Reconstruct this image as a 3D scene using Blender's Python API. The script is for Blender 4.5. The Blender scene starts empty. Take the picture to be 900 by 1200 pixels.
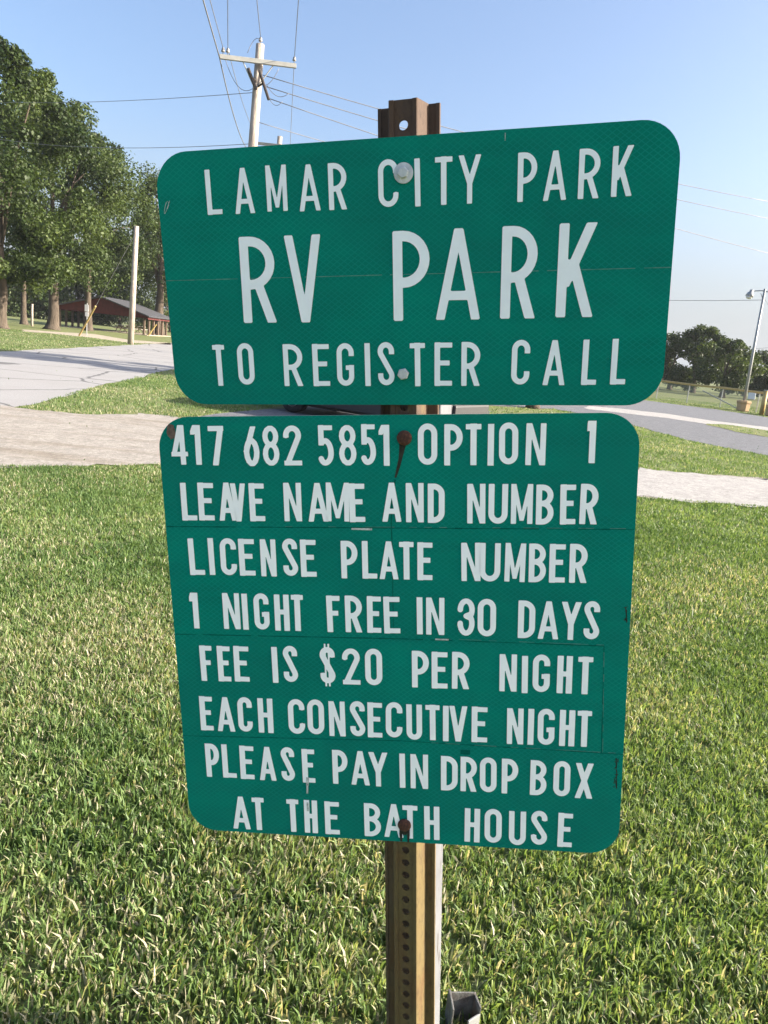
import bpy, bmesh, math, random
import numpy as np
from mathutils import Vector, Matrix

# ------------------------------------------------------------------ camera, world, sun, exposure
SC = bpy.context.scene
COL = SC.collection
PITCH, ROLL, FPX, EYE = math.radians(12.566), math.radians(6.0), 870.0, 1.5
FWD = Vector((0, math.cos(PITCH), -math.sin(PITCH)))
_r0 = Vector((1, 0, 0)); _u0 = Vector((0, math.sin(PITCH), math.cos(PITCH)))
CRT = math.cos(ROLL) * _r0 + math.sin(ROLL) * _u0
CUP = -math.sin(ROLL) * _r0 + math.cos(ROLL) * _u0
cam_d = bpy.data.cameras.new('camera')
cam = bpy.data.objects.new('camera', cam_d); COL.objects.link(cam)
cam_d.sensor_fit = 'VERTICAL'; cam_d.sensor_height = 36.0; cam_d.lens = FPX / 1200 * 36.0
cam_d.clip_start = 0.05; cam_d.clip_end = 3000
mw = Matrix.Identity(4)
for i in range(3):
    mw[i][0] = CRT[i]; mw[i][1] = CUP[i]; mw[i][2] = -FWD[i]
mw[0][3], mw[1][3], mw[2][3] = 0, 0, EYE
cam.matrix_world = mw
SC.camera = cam

SUN_EL, SUN_AZ = math.radians(22), math.radians(91)       # azimuth clockwise from +Y
SUN_DIR = Vector((math.sin(SUN_AZ) * math.cos(SUN_EL), math.cos(SUN_AZ) * math.cos(SUN_EL), math.sin(SUN_EL)))
W = bpy.data.worlds.new('World'); SC.world = W; W.use_nodes = True
wt = W.node_tree; wt.nodes.clear()
sky = wt.nodes.new('ShaderNodeTexSky'); sky.sky_type = 'NISHITA'; sky.sun_disc = False
sky.sun_elevation = SUN_EL; sky.sun_rotation = SUN_AZ
sky.air_density = 1.0; sky.dust_density = 4.5; sky.ozone_density = 3.0; sky.altitude = 100
bg = wt.nodes.new('ShaderNodeBackground'); bg.inputs['Strength'].default_value = 0.12
wo = wt.nodes.new('ShaderNodeOutputWorld')
tintn = wt.nodes.new('ShaderNodeMix'); tintn.data_type = 'RGBA'; tintn.blend_type = 'MULTIPLY'; tintn.inputs[0].default_value = 1
tintn.inputs[7].default_value = (.87, .83, .825, 1)       # a humid, slightly milky summer sky
wt.links.new(sky.outputs[0], tintn.inputs[6])
# milky air low over the horizon
gc = wt.nodes.new('ShaderNodeTexCoord'); gs = wt.nodes.new('ShaderNodeSeparateXYZ'); wt.links.new(gc.outputs['Generated'], gs.inputs[0])
gm = wt.nodes.new('ShaderNodeMapRange'); gm.interpolation_type = 'SMOOTHSTEP'
gm.inputs[1].default_value = 0.0; gm.inputs[2].default_value = 0.26; gm.inputs[3].default_value = 0.85; gm.inputs[4].default_value = 0.0
wt.links.new(gs.outputs[2], gm.inputs[0])
gx = wt.nodes.new('ShaderNodeMix'); gx.data_type = 'RGBA'; gx.inputs[7].default_value = (1.62, 1.74, 1.90, 1)
wt.links.new(gm.outputs[0], gx.inputs[0]); wt.links.new(tintn.outputs[2], gx.inputs[6]); wt.links.new(gx.outputs[2], bg.inputs[0]); wt.links.new(bg.outputs[0], wo.inputs[0])
sl = bpy.data.lights.new('sun', 'SUN'); sl.energy = 4.9; sl.angle = math.radians(0.53); sl.color = (1.0, 0.90, 0.76)
so = bpy.data.objects.new('sun', sl); COL.objects.link(so)
so.rotation_euler = SUN_DIR.to_track_quat('Z', 'Y').to_euler(); so.location = (40, 0, 30)
SC.view_settings.view_transform = 'Standard'; SC.view_settings.look = 'None'
SC.view_settings.gamma = 1.0; SC.view_settings.use_curve_mapping = False
SC.view_settings.exposure = 1.74
SC.cycles.max_bounces = 6; SC.cycles.transparent_max_bounces = 8

RNG = np.random.default_rng(7)
random.seed(7)

# ------------------------------------------------------------------ picture pixel (900x1200) -> place
def ray(px, py):
    return CRT * ((px - 450) / FPX) - CUP * ((py - 600) / FPX) + FWD
def G(px, py):                      # where the ray meets the ground
    d = ray(px, py); t = -EYE / d.z
    return Vector((d.x * t, d.y * t, 0))
def at(px, py, Y):                  # the point of the ray at distance Y ahead
    d = ray(px, py); t = Y / d.y
    return Vector((0, 0, EYE)) + d * t

# ------------------------------------------------------------------ helpers
def tag(o, label=None, cat=None, group=None, kind=None):
    if label: o['label'] = label
    if cat: o['category'] = cat
    if group: o['group'] = group
    if kind: o['kind'] = kind
    return o
def thing(name, loc, label, cat, group=None, rz=0):
    o = bpy.data.objects.new(name, None); COL.objects.link(o); o.empty_display_size = .1
    o.location = loc; o.rotation_euler = (0, 0, rz)
    return tag(o, label, cat, group)
class MB:
    """collects shapes; build() links them as one mesh object"""
    def __init__(s): s.v = []; s.f = []; s.m = []; s.n = 0
    def add(s, vs, fs, mi=0):
        b = len(s.v); s.v += [tuple(v) for v in vs]; s.f += [tuple(b + i for i in f) for f in fs]; s.m += [mi] * len(fs)
    def box(s, c, d, rot=None, mi=0):
        c = Vector(c); h = Vector(d) / 2
        vs = []
        for x, y, z in ((-1,-1,-1),(1,-1,-1),(1,1,-1),(-1,1,-1),(-1,-1,1),(1,-1,1),(1,1,1),(-1,1,1)):
            p = Vector((x*h.x, y*h.y, z*h.z))
            vs.append(c + (rot @ p if rot else p))
        s.add(vs, [(0,3,2,1),(4,5,6,7),(0,1,5,4),(1,2,6,5),(2,3,7,6),(3,0,4,7)], mi)
    def tube(s, pts, rad, n=8, cap=True, mi=0):
        pts = [Vector(p) for p in pts]
        if not hasattr(rad, '__len__'): rad = [rad] * len(pts)
        b = len(s.v); up = None
        for i, p in enumerate(pts):
            t = (pts[min(i+1, len(pts)-1)] - pts[max(i-1, 0)]).normalized()
            if up is None:
                up = Vector((0, 0, 1)) if abs(t.z) < .9 else Vector((1, 0, 0))
            a = t.cross(up).normalized(); c = a.cross(t).normalized(); up = c
            for k in range(n):
                w = 2 * math.pi * k / n
                s.v.append(tuple(p + (a * math.cos(w) + c * math.sin(w)) * rad[i]))
        for i in range(len(pts) - 1):
            for k in range(n):
                k2 = (k + 1) % n
                s.f.append((b+i*n+k, b+i*n+k2, b+(i+1)*n+k2, b+(i+1)*n+k)); s.m.append(mi)
        if cap:
            s.f.append(tuple(b + k for k in reversed(range(n)))); s.m.append(mi)
            e = b + (len(pts)-1)*n
            s.f.append(tuple(e + k for k in range(n))); s.m.append(mi)
    def lathe(s, prof, M=Matrix.Identity(4), n=20, mi=0):       # profile (r, z)
        b = len(s.v)
        for r, z in prof:
            for k in range(n):
                w = 2*math.pi*k/n
                s.v.append(tuple(M @ Vector((r*math.cos(w), r*math.sin(w), z))))
        for i in range(len(prof)-1):
            for k in range(n):
                k2 = (k+1) % n
                s.f.append((b+i*n+k, b+i*n+k2, b+(i+1)*n+k2, b+(i+1)*n+k)); s.m.append(mi)
        s.f.append(tuple(b+k for k in reversed(range(n)))); s.m.append(mi)
        e = b+(len(prof)-1)*n
        s.f.append(tuple(e+k for k in range(n))); s.m.append(mi)
    def prism(s, poly, M, d, mi=0):                              # poly in xy, thickness d along +z
        n = len(poly)
        vs = [M @ Vector((x, y, 0)) for x, y in poly] + [M @ Vector((x, y, d)) for x, y in poly]
        s.add(vs, [tuple(reversed(range(n))), tuple(range(n, 2*n))] + [(i, (i+1) % n, n+(i+1) % n, n+i) for i in range(n)], mi)
    def build(s, name, mats, parent=None, smooth=False, bevel=0, M=None):
        me = bpy.data.meshes.new(name)
        me.from_pydata(s.v, [], s.f)
        if not isinstance(mats, (list, tuple)): mats = [mats]
        for m in mats: me.materials.append(m)
        me.polygons.foreach_set('material_index', s.m)
        if smooth: me.polygons.foreach_set('use_smooth', [True]*len(s.f))
        me.update()
        o = bpy.data.objects.new(name, me); COL.objects.link(o)
        if parent: o.parent = parent
        if M is not None: o.matrix_local = M
        if bevel:
            bv = o.modifiers.new('bevel', 'BEVEL'); bv.width = bevel; bv.segments = 2; bv.limit_method = 'ANGLE'; bv.angle_limit = math.radians(40)
        return o
def numpy_mesh(name, verts, faces_flat, counts, mat, parent=None, tint=None):
    me = bpy.data.meshes.new(name)
    nv = len(verts); nl = len(faces_flat); nf = len(counts)
    me.vertices.add(nv); me.loops.add(nl); me.polygons.add(nf)
    me.vertices.foreach_set('co', np.asarray(verts, np.float32).ravel())
    me.loops.foreach_set('vertex_index', np.asarray(faces_flat, np.int32))
    st = np.zeros(nf, np.int32); st[1:] = np.cumsum(counts)[:-1]
    me.polygons.foreach_set('loop_start', st)
    me.polygons.foreach_set('loop_total', np.asarray(counts, np.int32))
    if tint is not None:
        a = me.attributes.new('tint', 'FLOAT', 'POINT'); a.data.foreach_set('value', np.asarray(tint, np.float32))
    me.materials.append(mat)
    me.update(calc_edges=True); me.validate()
    o = bpy.data.objects.new(name, me); COL.objects.link(o)
    if parent: o.parent = parent
    return o
def poly_sheet(name, pts, z, mat, jag=0.0, step=0.35, seed=1):
    """flat ground sheet with a slightly ragged edge"""
    r = random.Random(seed); out = []
    n = len(pts)
    for i in range(n):
        a = Vector(pts[i][:2]); b = Vector(pts[(i+1) % n][:2]); L = (b-a).length
        k = max(1, min(160, int(L/step))) if jag else 1
        nr = Vector((-(b-a).y, (b-a).x)).normalized()
        for j in range(k):
            p = a.lerp(b, j/k)
            if jag and j: p = p + nr * (r.gauss(0, jag*.5) + jag*.8*math.sin(i*3+j*.37*step/.35))
            out.append((p.x, p.y, z))
    bm = bmesh.new(); vs = [bm.verts.new(p) for p in out]
    f = bm.faces.new(vs); bmesh.ops.triangulate(bm, faces=[f])
    bmesh.ops.recalc_face_normals(bm, faces=bm.faces[:])
    for f in bm.faces:
        if f.normal.z < 0: f.normal_flip()
    me = bpy.data.meshes.new(name); bm.to_mesh(me); bm.free(); me.materials.append(mat)
    o = bpy.data.objects.new(name, me); COL.objects.link(o)
    return tag(o, kind='structure')
def inside(poly, x, y):
    """vectorised point in polygon"""
    c = np.zeros(len(x), bool); n = len(poly)
    for i in range(n):
        x1, y1 = poly[i][0], poly[i][1]; x2, y2 = poly[(i+1) % n][0], poly[(i+1) % n][1]
        if y1 == y2: continue
        c ^= ((y1 > y) != (y2 > y)) & (x < (x2-x1)*(y-y1)/(y2-y1)+x1)
    return c

# ------------------------------------------------------------------ materials
class NT:
    def __init__(s, name):
        s.mat = bpy.data.materials.new(name); s.mat.use_nodes = True
        s.t = s.mat.node_tree; s.t.nodes.clear()
        s.out = s.t.nodes.new('ShaderNodeOutputMaterial')
    def n(s, typ, **kw):
        nd = s.t.nodes.new(typ)
        for k, v in kw.items():
            if k.startswith('i_'):
                nd.inputs[k[2:].replace('_', ' ')].default_value = v
            else: setattr(nd, k, v)
        return nd
    def l(s, a, b): s.t.links.new(a, b)
    def noise(s, scale, detail=4, rough=.55, vec=None):
        nd = s.n('ShaderNodeTexNoise'); nd.inputs['Scale'].default_value = scale
        nd.inputs['Detail'].default_value = detail; nd.inputs['Roughness'].default_value = rough
        if vec is not None: s.l(vec, nd.inputs['Vector'])
        return nd.outputs['Fac']
    def ramp(s, fac, stops):
        nd = s.n('ShaderNodeValToRGB'); cr = nd.color_ramp
        while len(cr.elements) < len(stops): cr.elements.new(.5)
        for e, (p, c) in zip(cr.elements, stops):
            e.position = p; e.color = (*c, 1) if len(c) == 3 else c
        s.l(fac, nd.inputs[0]); return nd.outputs[0]
    def mix(s, fac, a, b, mode='MIX'):
        nd = s.n('ShaderNodeMix', data_type='RGBA', blend_type=mode)
        for k, v in ((0, fac), (6, a), (7, b)):
            if hasattr(v, 'is_linked'): s.l(v, nd.inputs[k])
            elif k == 0: nd.inputs[0].default_value = v
            else: nd.inputs[k].default_value = (*v, 1)
        return nd.outputs[2]
    def math(s, op, a, b=None, c=None):
        nd = s.n('ShaderNodeMath', operation=op)
        for i, v in enumerate((a, b, c)):
            if v is None: continue
            if hasattr(v, 'is_linked'): s.l(v, nd.inputs[i])
            else: nd.inputs[i].default_value = v
        return nd.outputs[0]
    def coord(s, scale=(1, 1, 1), which='Object'):
        tc = s.n('ShaderNodeTexCoord'); mp = s.n('ShaderNodeMapping'); mp.inputs['Scale'].default_value = scale
        s.l(tc.outputs[which], mp.inputs[0]); return mp.outputs[0]
    def principled(s, color, rough=.6, metal=0, bump=None, bstr=.3, bdist=.01, spec=.5, coat=0):
        p = s.n('ShaderNodeBsdfPrincipled')
        if hasattr(color, 'is_linked'): s.l(color, p.inputs['Base Color'])
        else: p.inputs['Base Color'].default_value = (*color, 1)
        if hasattr(rough, 'is_linked'): s.l(rough, p.inputs['Roughness'])
        else: p.inputs['Roughness'].default_value = rough
        p.inputs['Metallic'].default_value = metal
        p.inputs['Specular IOR Level'].default_value = spec
        p.inputs['Coat Weight'].default_value = coat
        if bump is not None:
            b = s.n('ShaderNodeBump'); b.inputs['Strength'].default_value = bstr; b.inputs['Distance'].default_value = bdist
            s.l(bump, b.inputs['Height']); s.l(b.outputs[0], p.inputs['Normal'])
        s.l(p.outputs[0], s.out.inputs[0]); return p
def simple(name, c, rough=.6, metal=0, var=.25, scale=8, c2=None, bstr=.15, bdist=.005, spec=.5, coat=0, stretch=(1,1,1)):
    """base colour broken up by two octaves of noise with a light bump"""
    m = NT(name); co = m.coord(stretch)
    f = m.noise(scale, 6, .6, co)
    c2 = c2 or tuple(x*(1-var) for x in c)
    colr = m.ramp(f, [(.35, c2), (.65, c)])
    b = m.noise(scale*6, 4, .6, co)
    m.principled(colr, rough, metal, b, bstr, bdist, spec, coat)
    return m.mat
def ground_mat():
    m = NT('lawn_soil'); co = m.coord()
    big = m.noise(.35, 3, .5, co); mid = m.noise(2.2, 5, .6, co); fine = m.noise(34, 5, .7, co)
    g = m.ramp(fine, [(.3, (.07, .085, .03)), (.5, (.14, .165, .06)), (.7, (.25, .26, .125))])
    st = m.ramp(fine, [(.3, (.12, .10, .06)), (.6, (.30, .26, .16))])
    k = m.math('MULTIPLY', m.ramp(mid, [(.5, (0, 0, 0)), (.68, (1, 1, 1))]), .55)
    c = m.mix(k, g, st)
    c = m.mix(m.math('MULTIPLY', m.ramp(big, [(.4, (0, 0, 0)), (.65, (1, 1, 1))]), .35), c, (.13, .17, .04))
    m.principled(c, .9, 0, fine, .6, .03, .2)
    return m.mat
def blade_mat():
    m = NT('grass_blade')
    a = m.n('ShaderNodeAttribute', attribute_name='tint')
    c = m.ramp(a.outputs['Fac'], [(0, (.066, .122, .038)), (.30, (.120, .195, .062)), (.5, (.180, .258, .090)), (.66, (.275, .335, .135)), (.78, (.38, .36, .24)), (1, (.52, .475, .36))])
    p = m.principled(c, .5, 0, spec=.35)
    t = m.n('ShaderNodeBsdfTranslucent'); m.l(m.mix(1.0, c, (1.25, 1.2, .6), 'MULTIPLY'), t.inputs[0])
    ms = m.n('ShaderNodeMixShader'); ms.inputs[0].default_value = .42
    m.l(p.outputs[0], ms.inputs[1]); m.l(t.outputs[0], ms.inputs[2]); m.l(ms.outputs[0], m.out.inputs[0])
    return m.mat
def leaf_mat(name, dark, mid, light):
    m = NT(name)
    a = m.n('ShaderNodeAttribute', attribute_name='tint')
    c = m.ramp(a.outputs['Fac'], [(0, dark), (.5, mid), (1, light)])
    p = m.principled(c, .55, 0, spec=.3)
    t = m.n('ShaderNodeBsdfTranslucent'); m.l(m.mix(1.0, c, (1.3, 1.25, .5), 'MULTIPLY'), t.inputs[0])
    ms = m.n('ShaderNodeMixShader'); ms.inputs[0].default_value = .3
    m.l(p.outputs[0], ms.inputs[1]); m.l(t.outputs[0], ms.inputs[2]); m.l(ms.outputs[0], m.out.inputs[0])
    return m.mat
def gravel_mat(name, lo, hi, tracks=False):
    m = NT(name); co = m.coord()
    fine = m.noise(60, 6, .75, co); mid = m.noise(3.5, 5, .65, co); st = m.noise(1.0, 4, .6, m.coord((.35, 2.4, 1)))
    c = m.ramp(fine, [(.28, lo), (.5, tuple((a+b)/2 for a, b in zip(lo, hi))), (.68, hi)])
    c = m.mix(m.math('MULTIPLY', m.ramp(mid, [(.42, (0, 0, 0)), (.7, (1, 1, 1))]), .35), c, tuple(x*.55 for x in lo))
    if tracks:
        c = m.mix(m.math('MULTIPLY', m.ramp(st, [(.52, (0, 0, 0)), (.66, (1, 1, 1))]), .5), c, (.20, .165, .12))
    peb = m.n('ShaderNodeTexVoronoi'); peb.inputs['Scale'].default_value = 26; m.l(co, peb.inputs['Vector'])
    c = m.mix(.28, c, m.mix(1.0, c, m.ramp(peb.outputs['Color'], [(0, (.35, .35, .35)), (.5, (1, 1, 1)), (1, (1.7, 1.7, 1.7))]), 'MULTIPLY'))
    m.principled(c, .95, 0, fine, .8, .03, .2)
    return m.mat
def road_mat():
    m = NT('old_pavement'); co = m.coord()
    fine = m.noise(45, 6, .7, co); mid = m.noise(.9, 5, .6, co)
    c = m.ramp(fine, [(.3, (.22, .217, .215)), (.65, (.35, .343, .335))])
    c = m.mix(m.math('MULTIPLY', m.ramp(mid, [(.45, (0, 0, 0)), (.62, (1, 1, 1))]), .35), c, (.26, .25, .24))
    # sealed cracks: thin dark ridges of a stretched cell pattern
    vo = m.n('ShaderNodeTexVoronoi', feature='DISTANCE_TO_EDGE'); vo.inputs['Scale'].default_value = .33
    nz = m.n('ShaderNodeTexNoise'); nz.inputs['Scale'].default_value = 1.5; nz.inputs['Detail'].default_value = 4
    m.l(co, nz.inputs[0])
    wv = m.mix(.25, co, nz.outputs['Color'], 'ADD'); m.l(wv, vo.inputs['Vector'])
    cr = m.ramp(vo.outputs['Distance'], [(.006, (1, 1, 1)), (.016, (0, 0, 0))])
    c = m.mix(m.math('MULTIPLY', cr, .75), c, (.05, .05, .052))
    m.principled(c, .9, 0, fine, .4, .01, .3)
    return m.mat
def sheeting_mat():
    """green prismatic sign sheeting: faint lozenge net of sealed cells, slightly rippled gloss"""
    m = NT('green_sheeting'); tc = m.n('ShaderNodeTexCoord'); sp = m.n('ShaderNodeSeparateXYZ'); m.l(tc.outputs['Object'], sp.inputs[0])
    x, y = sp.outputs[0], sp.outputs[1]
    def fam(ax, ay, p):
        a = m.math('ADD', m.math('MULTIPLY', x, ax/p), m.math('MULTIPLY', y, ay/p))
        return m.math('PINGPONG', a, .5)                 # 0 at each line
    d = m.math('MINIMUM', fam(.60, .80, .0066), fam(-.60, .80, .0066))
    band = m.noise(1.0, 3, .6, m.coord((1.2, 26, 1)))
    net = m.ramp(d, [(.05, (1, 1, 1)), (.12, (0, 0, 0))])
    big = m.noise(9, 5, .6, m.coord((1, 1, 1)))
    base = m.ramp(big, [(.3, (.0, .165, .122)), (.7, (.0, .205, .152))])
    c = m.mix(m.math('MULTIPLY', net, .16), base, (.025, .46, .42))
    c = m.mix(m.math('MULTIPLY', m.ramp(band, [(.42, (0, 0, 0)), (.62, (1, 1, 1))]), .42), c, (.0, .235, .172))
    mot = m.noise(3.2, 6, .65, m.coord((1, 1.6, 1)))
    c = m.mix(m.math('MULTIPLY', m.ramp(mot, [(.40, (1, 1, 1)), (.60, (0, 0, 0))]), .35), c, (.004, .125, .105))
    fade = m.noise(55, 5, .7, m.coord((1, .5, 1)))
    c = m.mix(m.math('MULTIPLY', m.ramp(fade, [(.62, (0, 0, 0)), (.78, (1, 1, 1))]), .10), c, (.05, .30, .26))
    rp = m.noise(1.0, 3, .6, m.coord((5, 75, 1)))
    p = m.principled(c, .36, 0, rp, .12, .004, .06)
    m.l(m.ramp(m.noise(14, 4, .6, m.coord((.6, 3, 1))), [(.3, (.28,)*3), (.7, (.46,)*3)]), p.inputs['Roughness'])
    return m.mat
def rust_steel(name, green, rust, k0, k1, rough=.8):
    m = NT(name); co = m.coord((1, 1, .55))
    f = m.noise(30, 6, .7, co); g = m.noise(150, 5, .75, m.coord((1, 1, .45)))
    z = m.n('ShaderNodeSeparateXYZ'); m.l(m.coord(), z.inputs[0])
    hgt = m.math('MULTIPLY_ADD', z.outputs[2], .25, .48)
    k = m.math('ADD', m.math('MULTIPLY', f, .5), m.math('ADD', hgt, -.25))
    c = m.mix(m.ramp(k, [(k0, (0, 0, 0)), (k1, (1, 1, 1))]), green, rust)
    bl = m.noise(7, 5, .65, m.coord((1, 1, .35)))
    c = m.mix(m.math('MULTIPLY', m.ramp(bl, [(.5, (0, 0, 0)), (.62, (1, 1, 1))]), .8), c, (.105, .052, .022))
    c = m.mix(m.math('MULTIPLY', m.ramp(m.noise(11, 5, .7, m.coord((1, 1, .2))), [(.55, (0, 0, 0)), (.7, (1, 1, 1))]), .5), c, (.12, .115, .085))
    c = m.mix(m.math('MULTIPLY', m.ramp(g, [(.5, (0, 0, 0)), (.72, (1, 1, 1))]), .6), c, tuple(x*.35 for x in rust))
    m.principled(c, rough, .0, g, .35, .003, .35)
    return m.mat
def bark_mat(name, lo, hi):
    m = NT(name); co = m.coord((1, 1, .22))
    f = m.noise(7, 6, .7, co)
    m.principled(m.ramp(f, [(.3, lo), (.7, hi)]), .95, 0, f, 1.0, .08, .1)
    return m.mat
def white_wood():
    m = NT('weathered_white_paint'); co = m.coord((1, 1, .18))
    f = m.noise(60, 5, .7, co); s = m.noise(8, 4, .6, m.coord())
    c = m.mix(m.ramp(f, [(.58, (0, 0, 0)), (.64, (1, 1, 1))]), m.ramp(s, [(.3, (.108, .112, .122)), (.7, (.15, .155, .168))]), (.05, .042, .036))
    m.principled(c, .75, 0, f, .4, .003, .2)
    return m.mat

M_SOIL = ground_mat(); M_BLADE = blade_mat()
M_GRAVEL = gravel_mat('drive_gravel', (.24, .215, .185), (.43, .405, .37), True)
M_WGRAVEL = gravel_mat('white_gravel', (.27, .26, .25), (.46, .45, .435))
M_ASPH = gravel_mat('grey_lot', (.10, .105, .115), (.22, .228, .245))
M_ROAD = road_mat(); M_DIRT = gravel_mat('park_path', (.30, .26, .20), (.46, .41, .33))
M_GREEN = sheeting_mat()
M_ALU = simple('bare_aluminium', (.62, .63, .64), .42, .9, .15, 12)
M_WHITE1 = simple('white_letter_film_shaded', (.90, .95, 1.0), .5, 0, .06, 30, bstr=.05, spec=.4)  # upper sign letters: same film, its weaker sky light put into the colour
M_WHITE2 = simple('white_letter_film', (.96, .985, 1.0), .5, 0, .05, 30, bstr=.05, spec=.4)
M_ZINC = simple('zinc_hardware', (.62, .65, .68), .62, .35, .3, 60, bstr=.2, bdist=.001)
M_RUSTB = simple('rusted_bolt', (.105, .040, .022), .9, 0, .6, 220, c2=(.03, .014, .010), bstr=.8, bdist=.001)
M_STREAK = simple('rust_stain', (.040, .044, .034), .8, 0, .5, 90, bstr=.1, spec=.08)
M_FAINT = simple('faint_stain', (.002, .125, .092), .7, 0, .2, 90, bstr=.05, spec=.06)
M_SEAM = simple('sheeting_edge_dark', (.0, .110, .082), .6, 0, .25, 120, bstr=.05, spec=.05)
M_SEAML = simple('sheeting_edge_light', (.09, .28, .235), .6, 0, .4, 120, bstr=.05, spec=.08)
M_SCRATCH = simple('scratch_bare', (.62, .68, .66), .6, 0, .6, 200, bstr=.1)
M_POST = rust_steel('painted_post_steel', (.125, .092, .036), (.072, .046, .032), .40, .58)
M_STUB = simple('galvanised_stub', (.17, .175, .165), .7, .1, .5, 40, c2=(.07, .055, .05), bstr=.4)
M_WPOST = white_wood()
M_BARK = bark_mat('oak_bark', (.045, .036, .028), (.13, .105, .082))
M_LEAF1 = leaf_mat('oak_leaf', (.014, .028, .006), (.036, .060, .013), (.082, .114, .027))
M_LEAF2 = leaf_mat('distant_leaf', (.018, .032, .009), (.038, .060, .015), (.070, .096, .026))
M_POLE = bark_mat('pole_wood', (.30, .25, .205), (.46, .40, .34))
M_ARM = simple('grey_crossarm', (.33, .33, .31), .85, 0, .3, 6, stretch=(.2, 1, 1))
M_WIRE = simple('wire', (.20, .20, .21), .6, .2, .2, 3)
M_INSUL = simple('porcelain', (.28, .27, .26), .35, 0, .2, 20)
M_DARKM = simple('dark_metal', (.045, .035, .03), .6, .3, .3, 20)
M_YELLOW = simple('yellow_plastic', (.50, .36, .13), .55, 0, .2, 6)
M_TAN = simple('tan_paint', (.50, .34, .19), .8, 0, .15, 5, bstr=.4, bdist=.03)
M_GALV = simple('galvanised_pipe', (.36, .37, .37), .5, .4, .2, 10)
M_RED = simple('barn_red_boards', (.10, .016, .014), .8, 0, .35, 3)
M_ROOF = simple('grey_shingles', (.05, .052, .06), .9, 0, .35, 4, bstr=.5, bdist=.03)
M_TIMBER = simple('brown_timber', (.17, .12, .085), .85, 0, .3, 5)
M_TABLE = simple('pale_tabletop', (.42, .40, .36), .8, 0, .2, 5)
M_SIGNW = simple('white_sign_face', (.74, .75, .76), .5, 0, .05, 5)
M_CAR = simple('white_car_paint', (.72, .72, .72), .25, 0, .03, 3, bstr=.0, coat=.6)
M_GLASS = simple('tinted_glass', (.015, .017, .02), .06, 0, .1, 3, bstr=0)
M_RUBBER = simple('tyre_rubber', (.02, .02, .021), .85, 0, .3, 30)
M_BPLAST = simple('black_trim', (.025, .025, .027), .6, 0, .2, 20)
M_TAIL = simple('red_lamp_lens', (.35, .01, .012), .2, 0, .2, 10, bstr=0)
M_HEAD = simple('clear_lamp_lens', (.7, .71, .72), .12, .3, .1, 10, bstr=0)

# ================================================================== SETTING
# drive, road, lot: flat sheets, each about 4 mm over the one below
soil = MB()
soil.add([(-415, -36, 0), (415, -36, 0), (415, 636, 0), (-415, 636, 0)], [(0, 1, 2, 3)])
tag(soil.build('ground', M_SOIL), kind='structure')
ROAD = [(-4.2, -8), (-5.8, 11.95), (-6.35, 15.2), (-7.65, 25.8), (-9.2, 38), (-13.5, 74), (-24, 160), (-30, 160), (-20.6, 77), (-17.88, 58.84), (-14.67, 35.18), (-13.3, 25), (-11.6, 12), (-10.2, -8)]
LOT = [(-3.35, 12.2), (-1, 11.4), (1.5, 11.2), (2.0, 14), (2.5, 20), (2.9, 23.6), (5.3, 25.4), (6.1, 24.2), (6.94, 21.3), (7.16, 18.48), (7.73, 17.33), (8.33, 16.5), (9.6, 12.6),
       (17, 13.5), (26, 26), (22.5, 32), (18.2, 36.4), (17.05, 40.2), (14.05, 42.2), (10, 46), (3, 44), (-.5, 34), (-1.0, 24), (-2.0, 18), (-2.75, 14.6), (-3.2, 13.2)]
DRIVE = [(-6.4, 6.2), (-4.2, 6.6), (-3.04, 7.33), (-2.44, 7.9), (-1, 8.25), (1, 8.65), (3.09, 9.05), (4.84, 9.32), (9, 10.0), (20, 12.2), (20, 15.6), (9.6, 12.9), (6.25, 12.22), (3.92, 11.68), (1.5, 11.4), (-1, 11.5), (-3.0, 12.0), (-4.2, 12.2), (-4.68, 11.35), (-5.41, 11.2), (-6.5, 11.6)]
STRIPE = [tuple(G(*p).xy) for p in ((690, 476), (735, 480), (780, 485), (832, 493), (900, 501), (985, 516), (985, 522), (900, 507), (832, 498), (780, 490), (735, 485), (690, 480))]
ISLAND = [tuple(G(*p).xy) for p in ((828, 497), (860, 499), (900, 505), (960, 516), (960, 524), (900, 513), (860, 506))]
PATH = [tuple(G(*p).xy) for p in ((26, 386), (60, 388.5), (110, 391.5), (150, 398), (200, 402), (200, 404), (150, 401.5), (108, 396), (60, 391), (26, 388.5))]
poly_sheet('road', ROAD, .004, M_ROAD, .07, .5, 3)
poly_sheet('gravel_lot', LOT, .008, M_ASPH, .16, .5, 4)
poly_sheet('gravel_drive', DRIVE, .012, M_GRAVEL, .12, .16, 5)
WDR = [(1.2, 8.69), (3.09, 9.05), (4.84, 9.32), (9, 10.0), (20, 12.2), (20, 15.5), (9.6, 12.85), (6.25, 12.17), (3.92, 11.63), (1.5, 11.35)]
poly_sheet('white_gravel', WDR, .016, M_WGRAVEL, .13, .16, 6)
poly_sheet('pale_track', STRIPE, .012, M_WGRAVEL, .12, .5, 7)
poly_sheet('grass_island', ISLAND, .016, M_SOIL, .12, .4, 8)
poly_sheet('park_path', PATH, .004, M_DIRT, .1, .6, 9)

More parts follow.
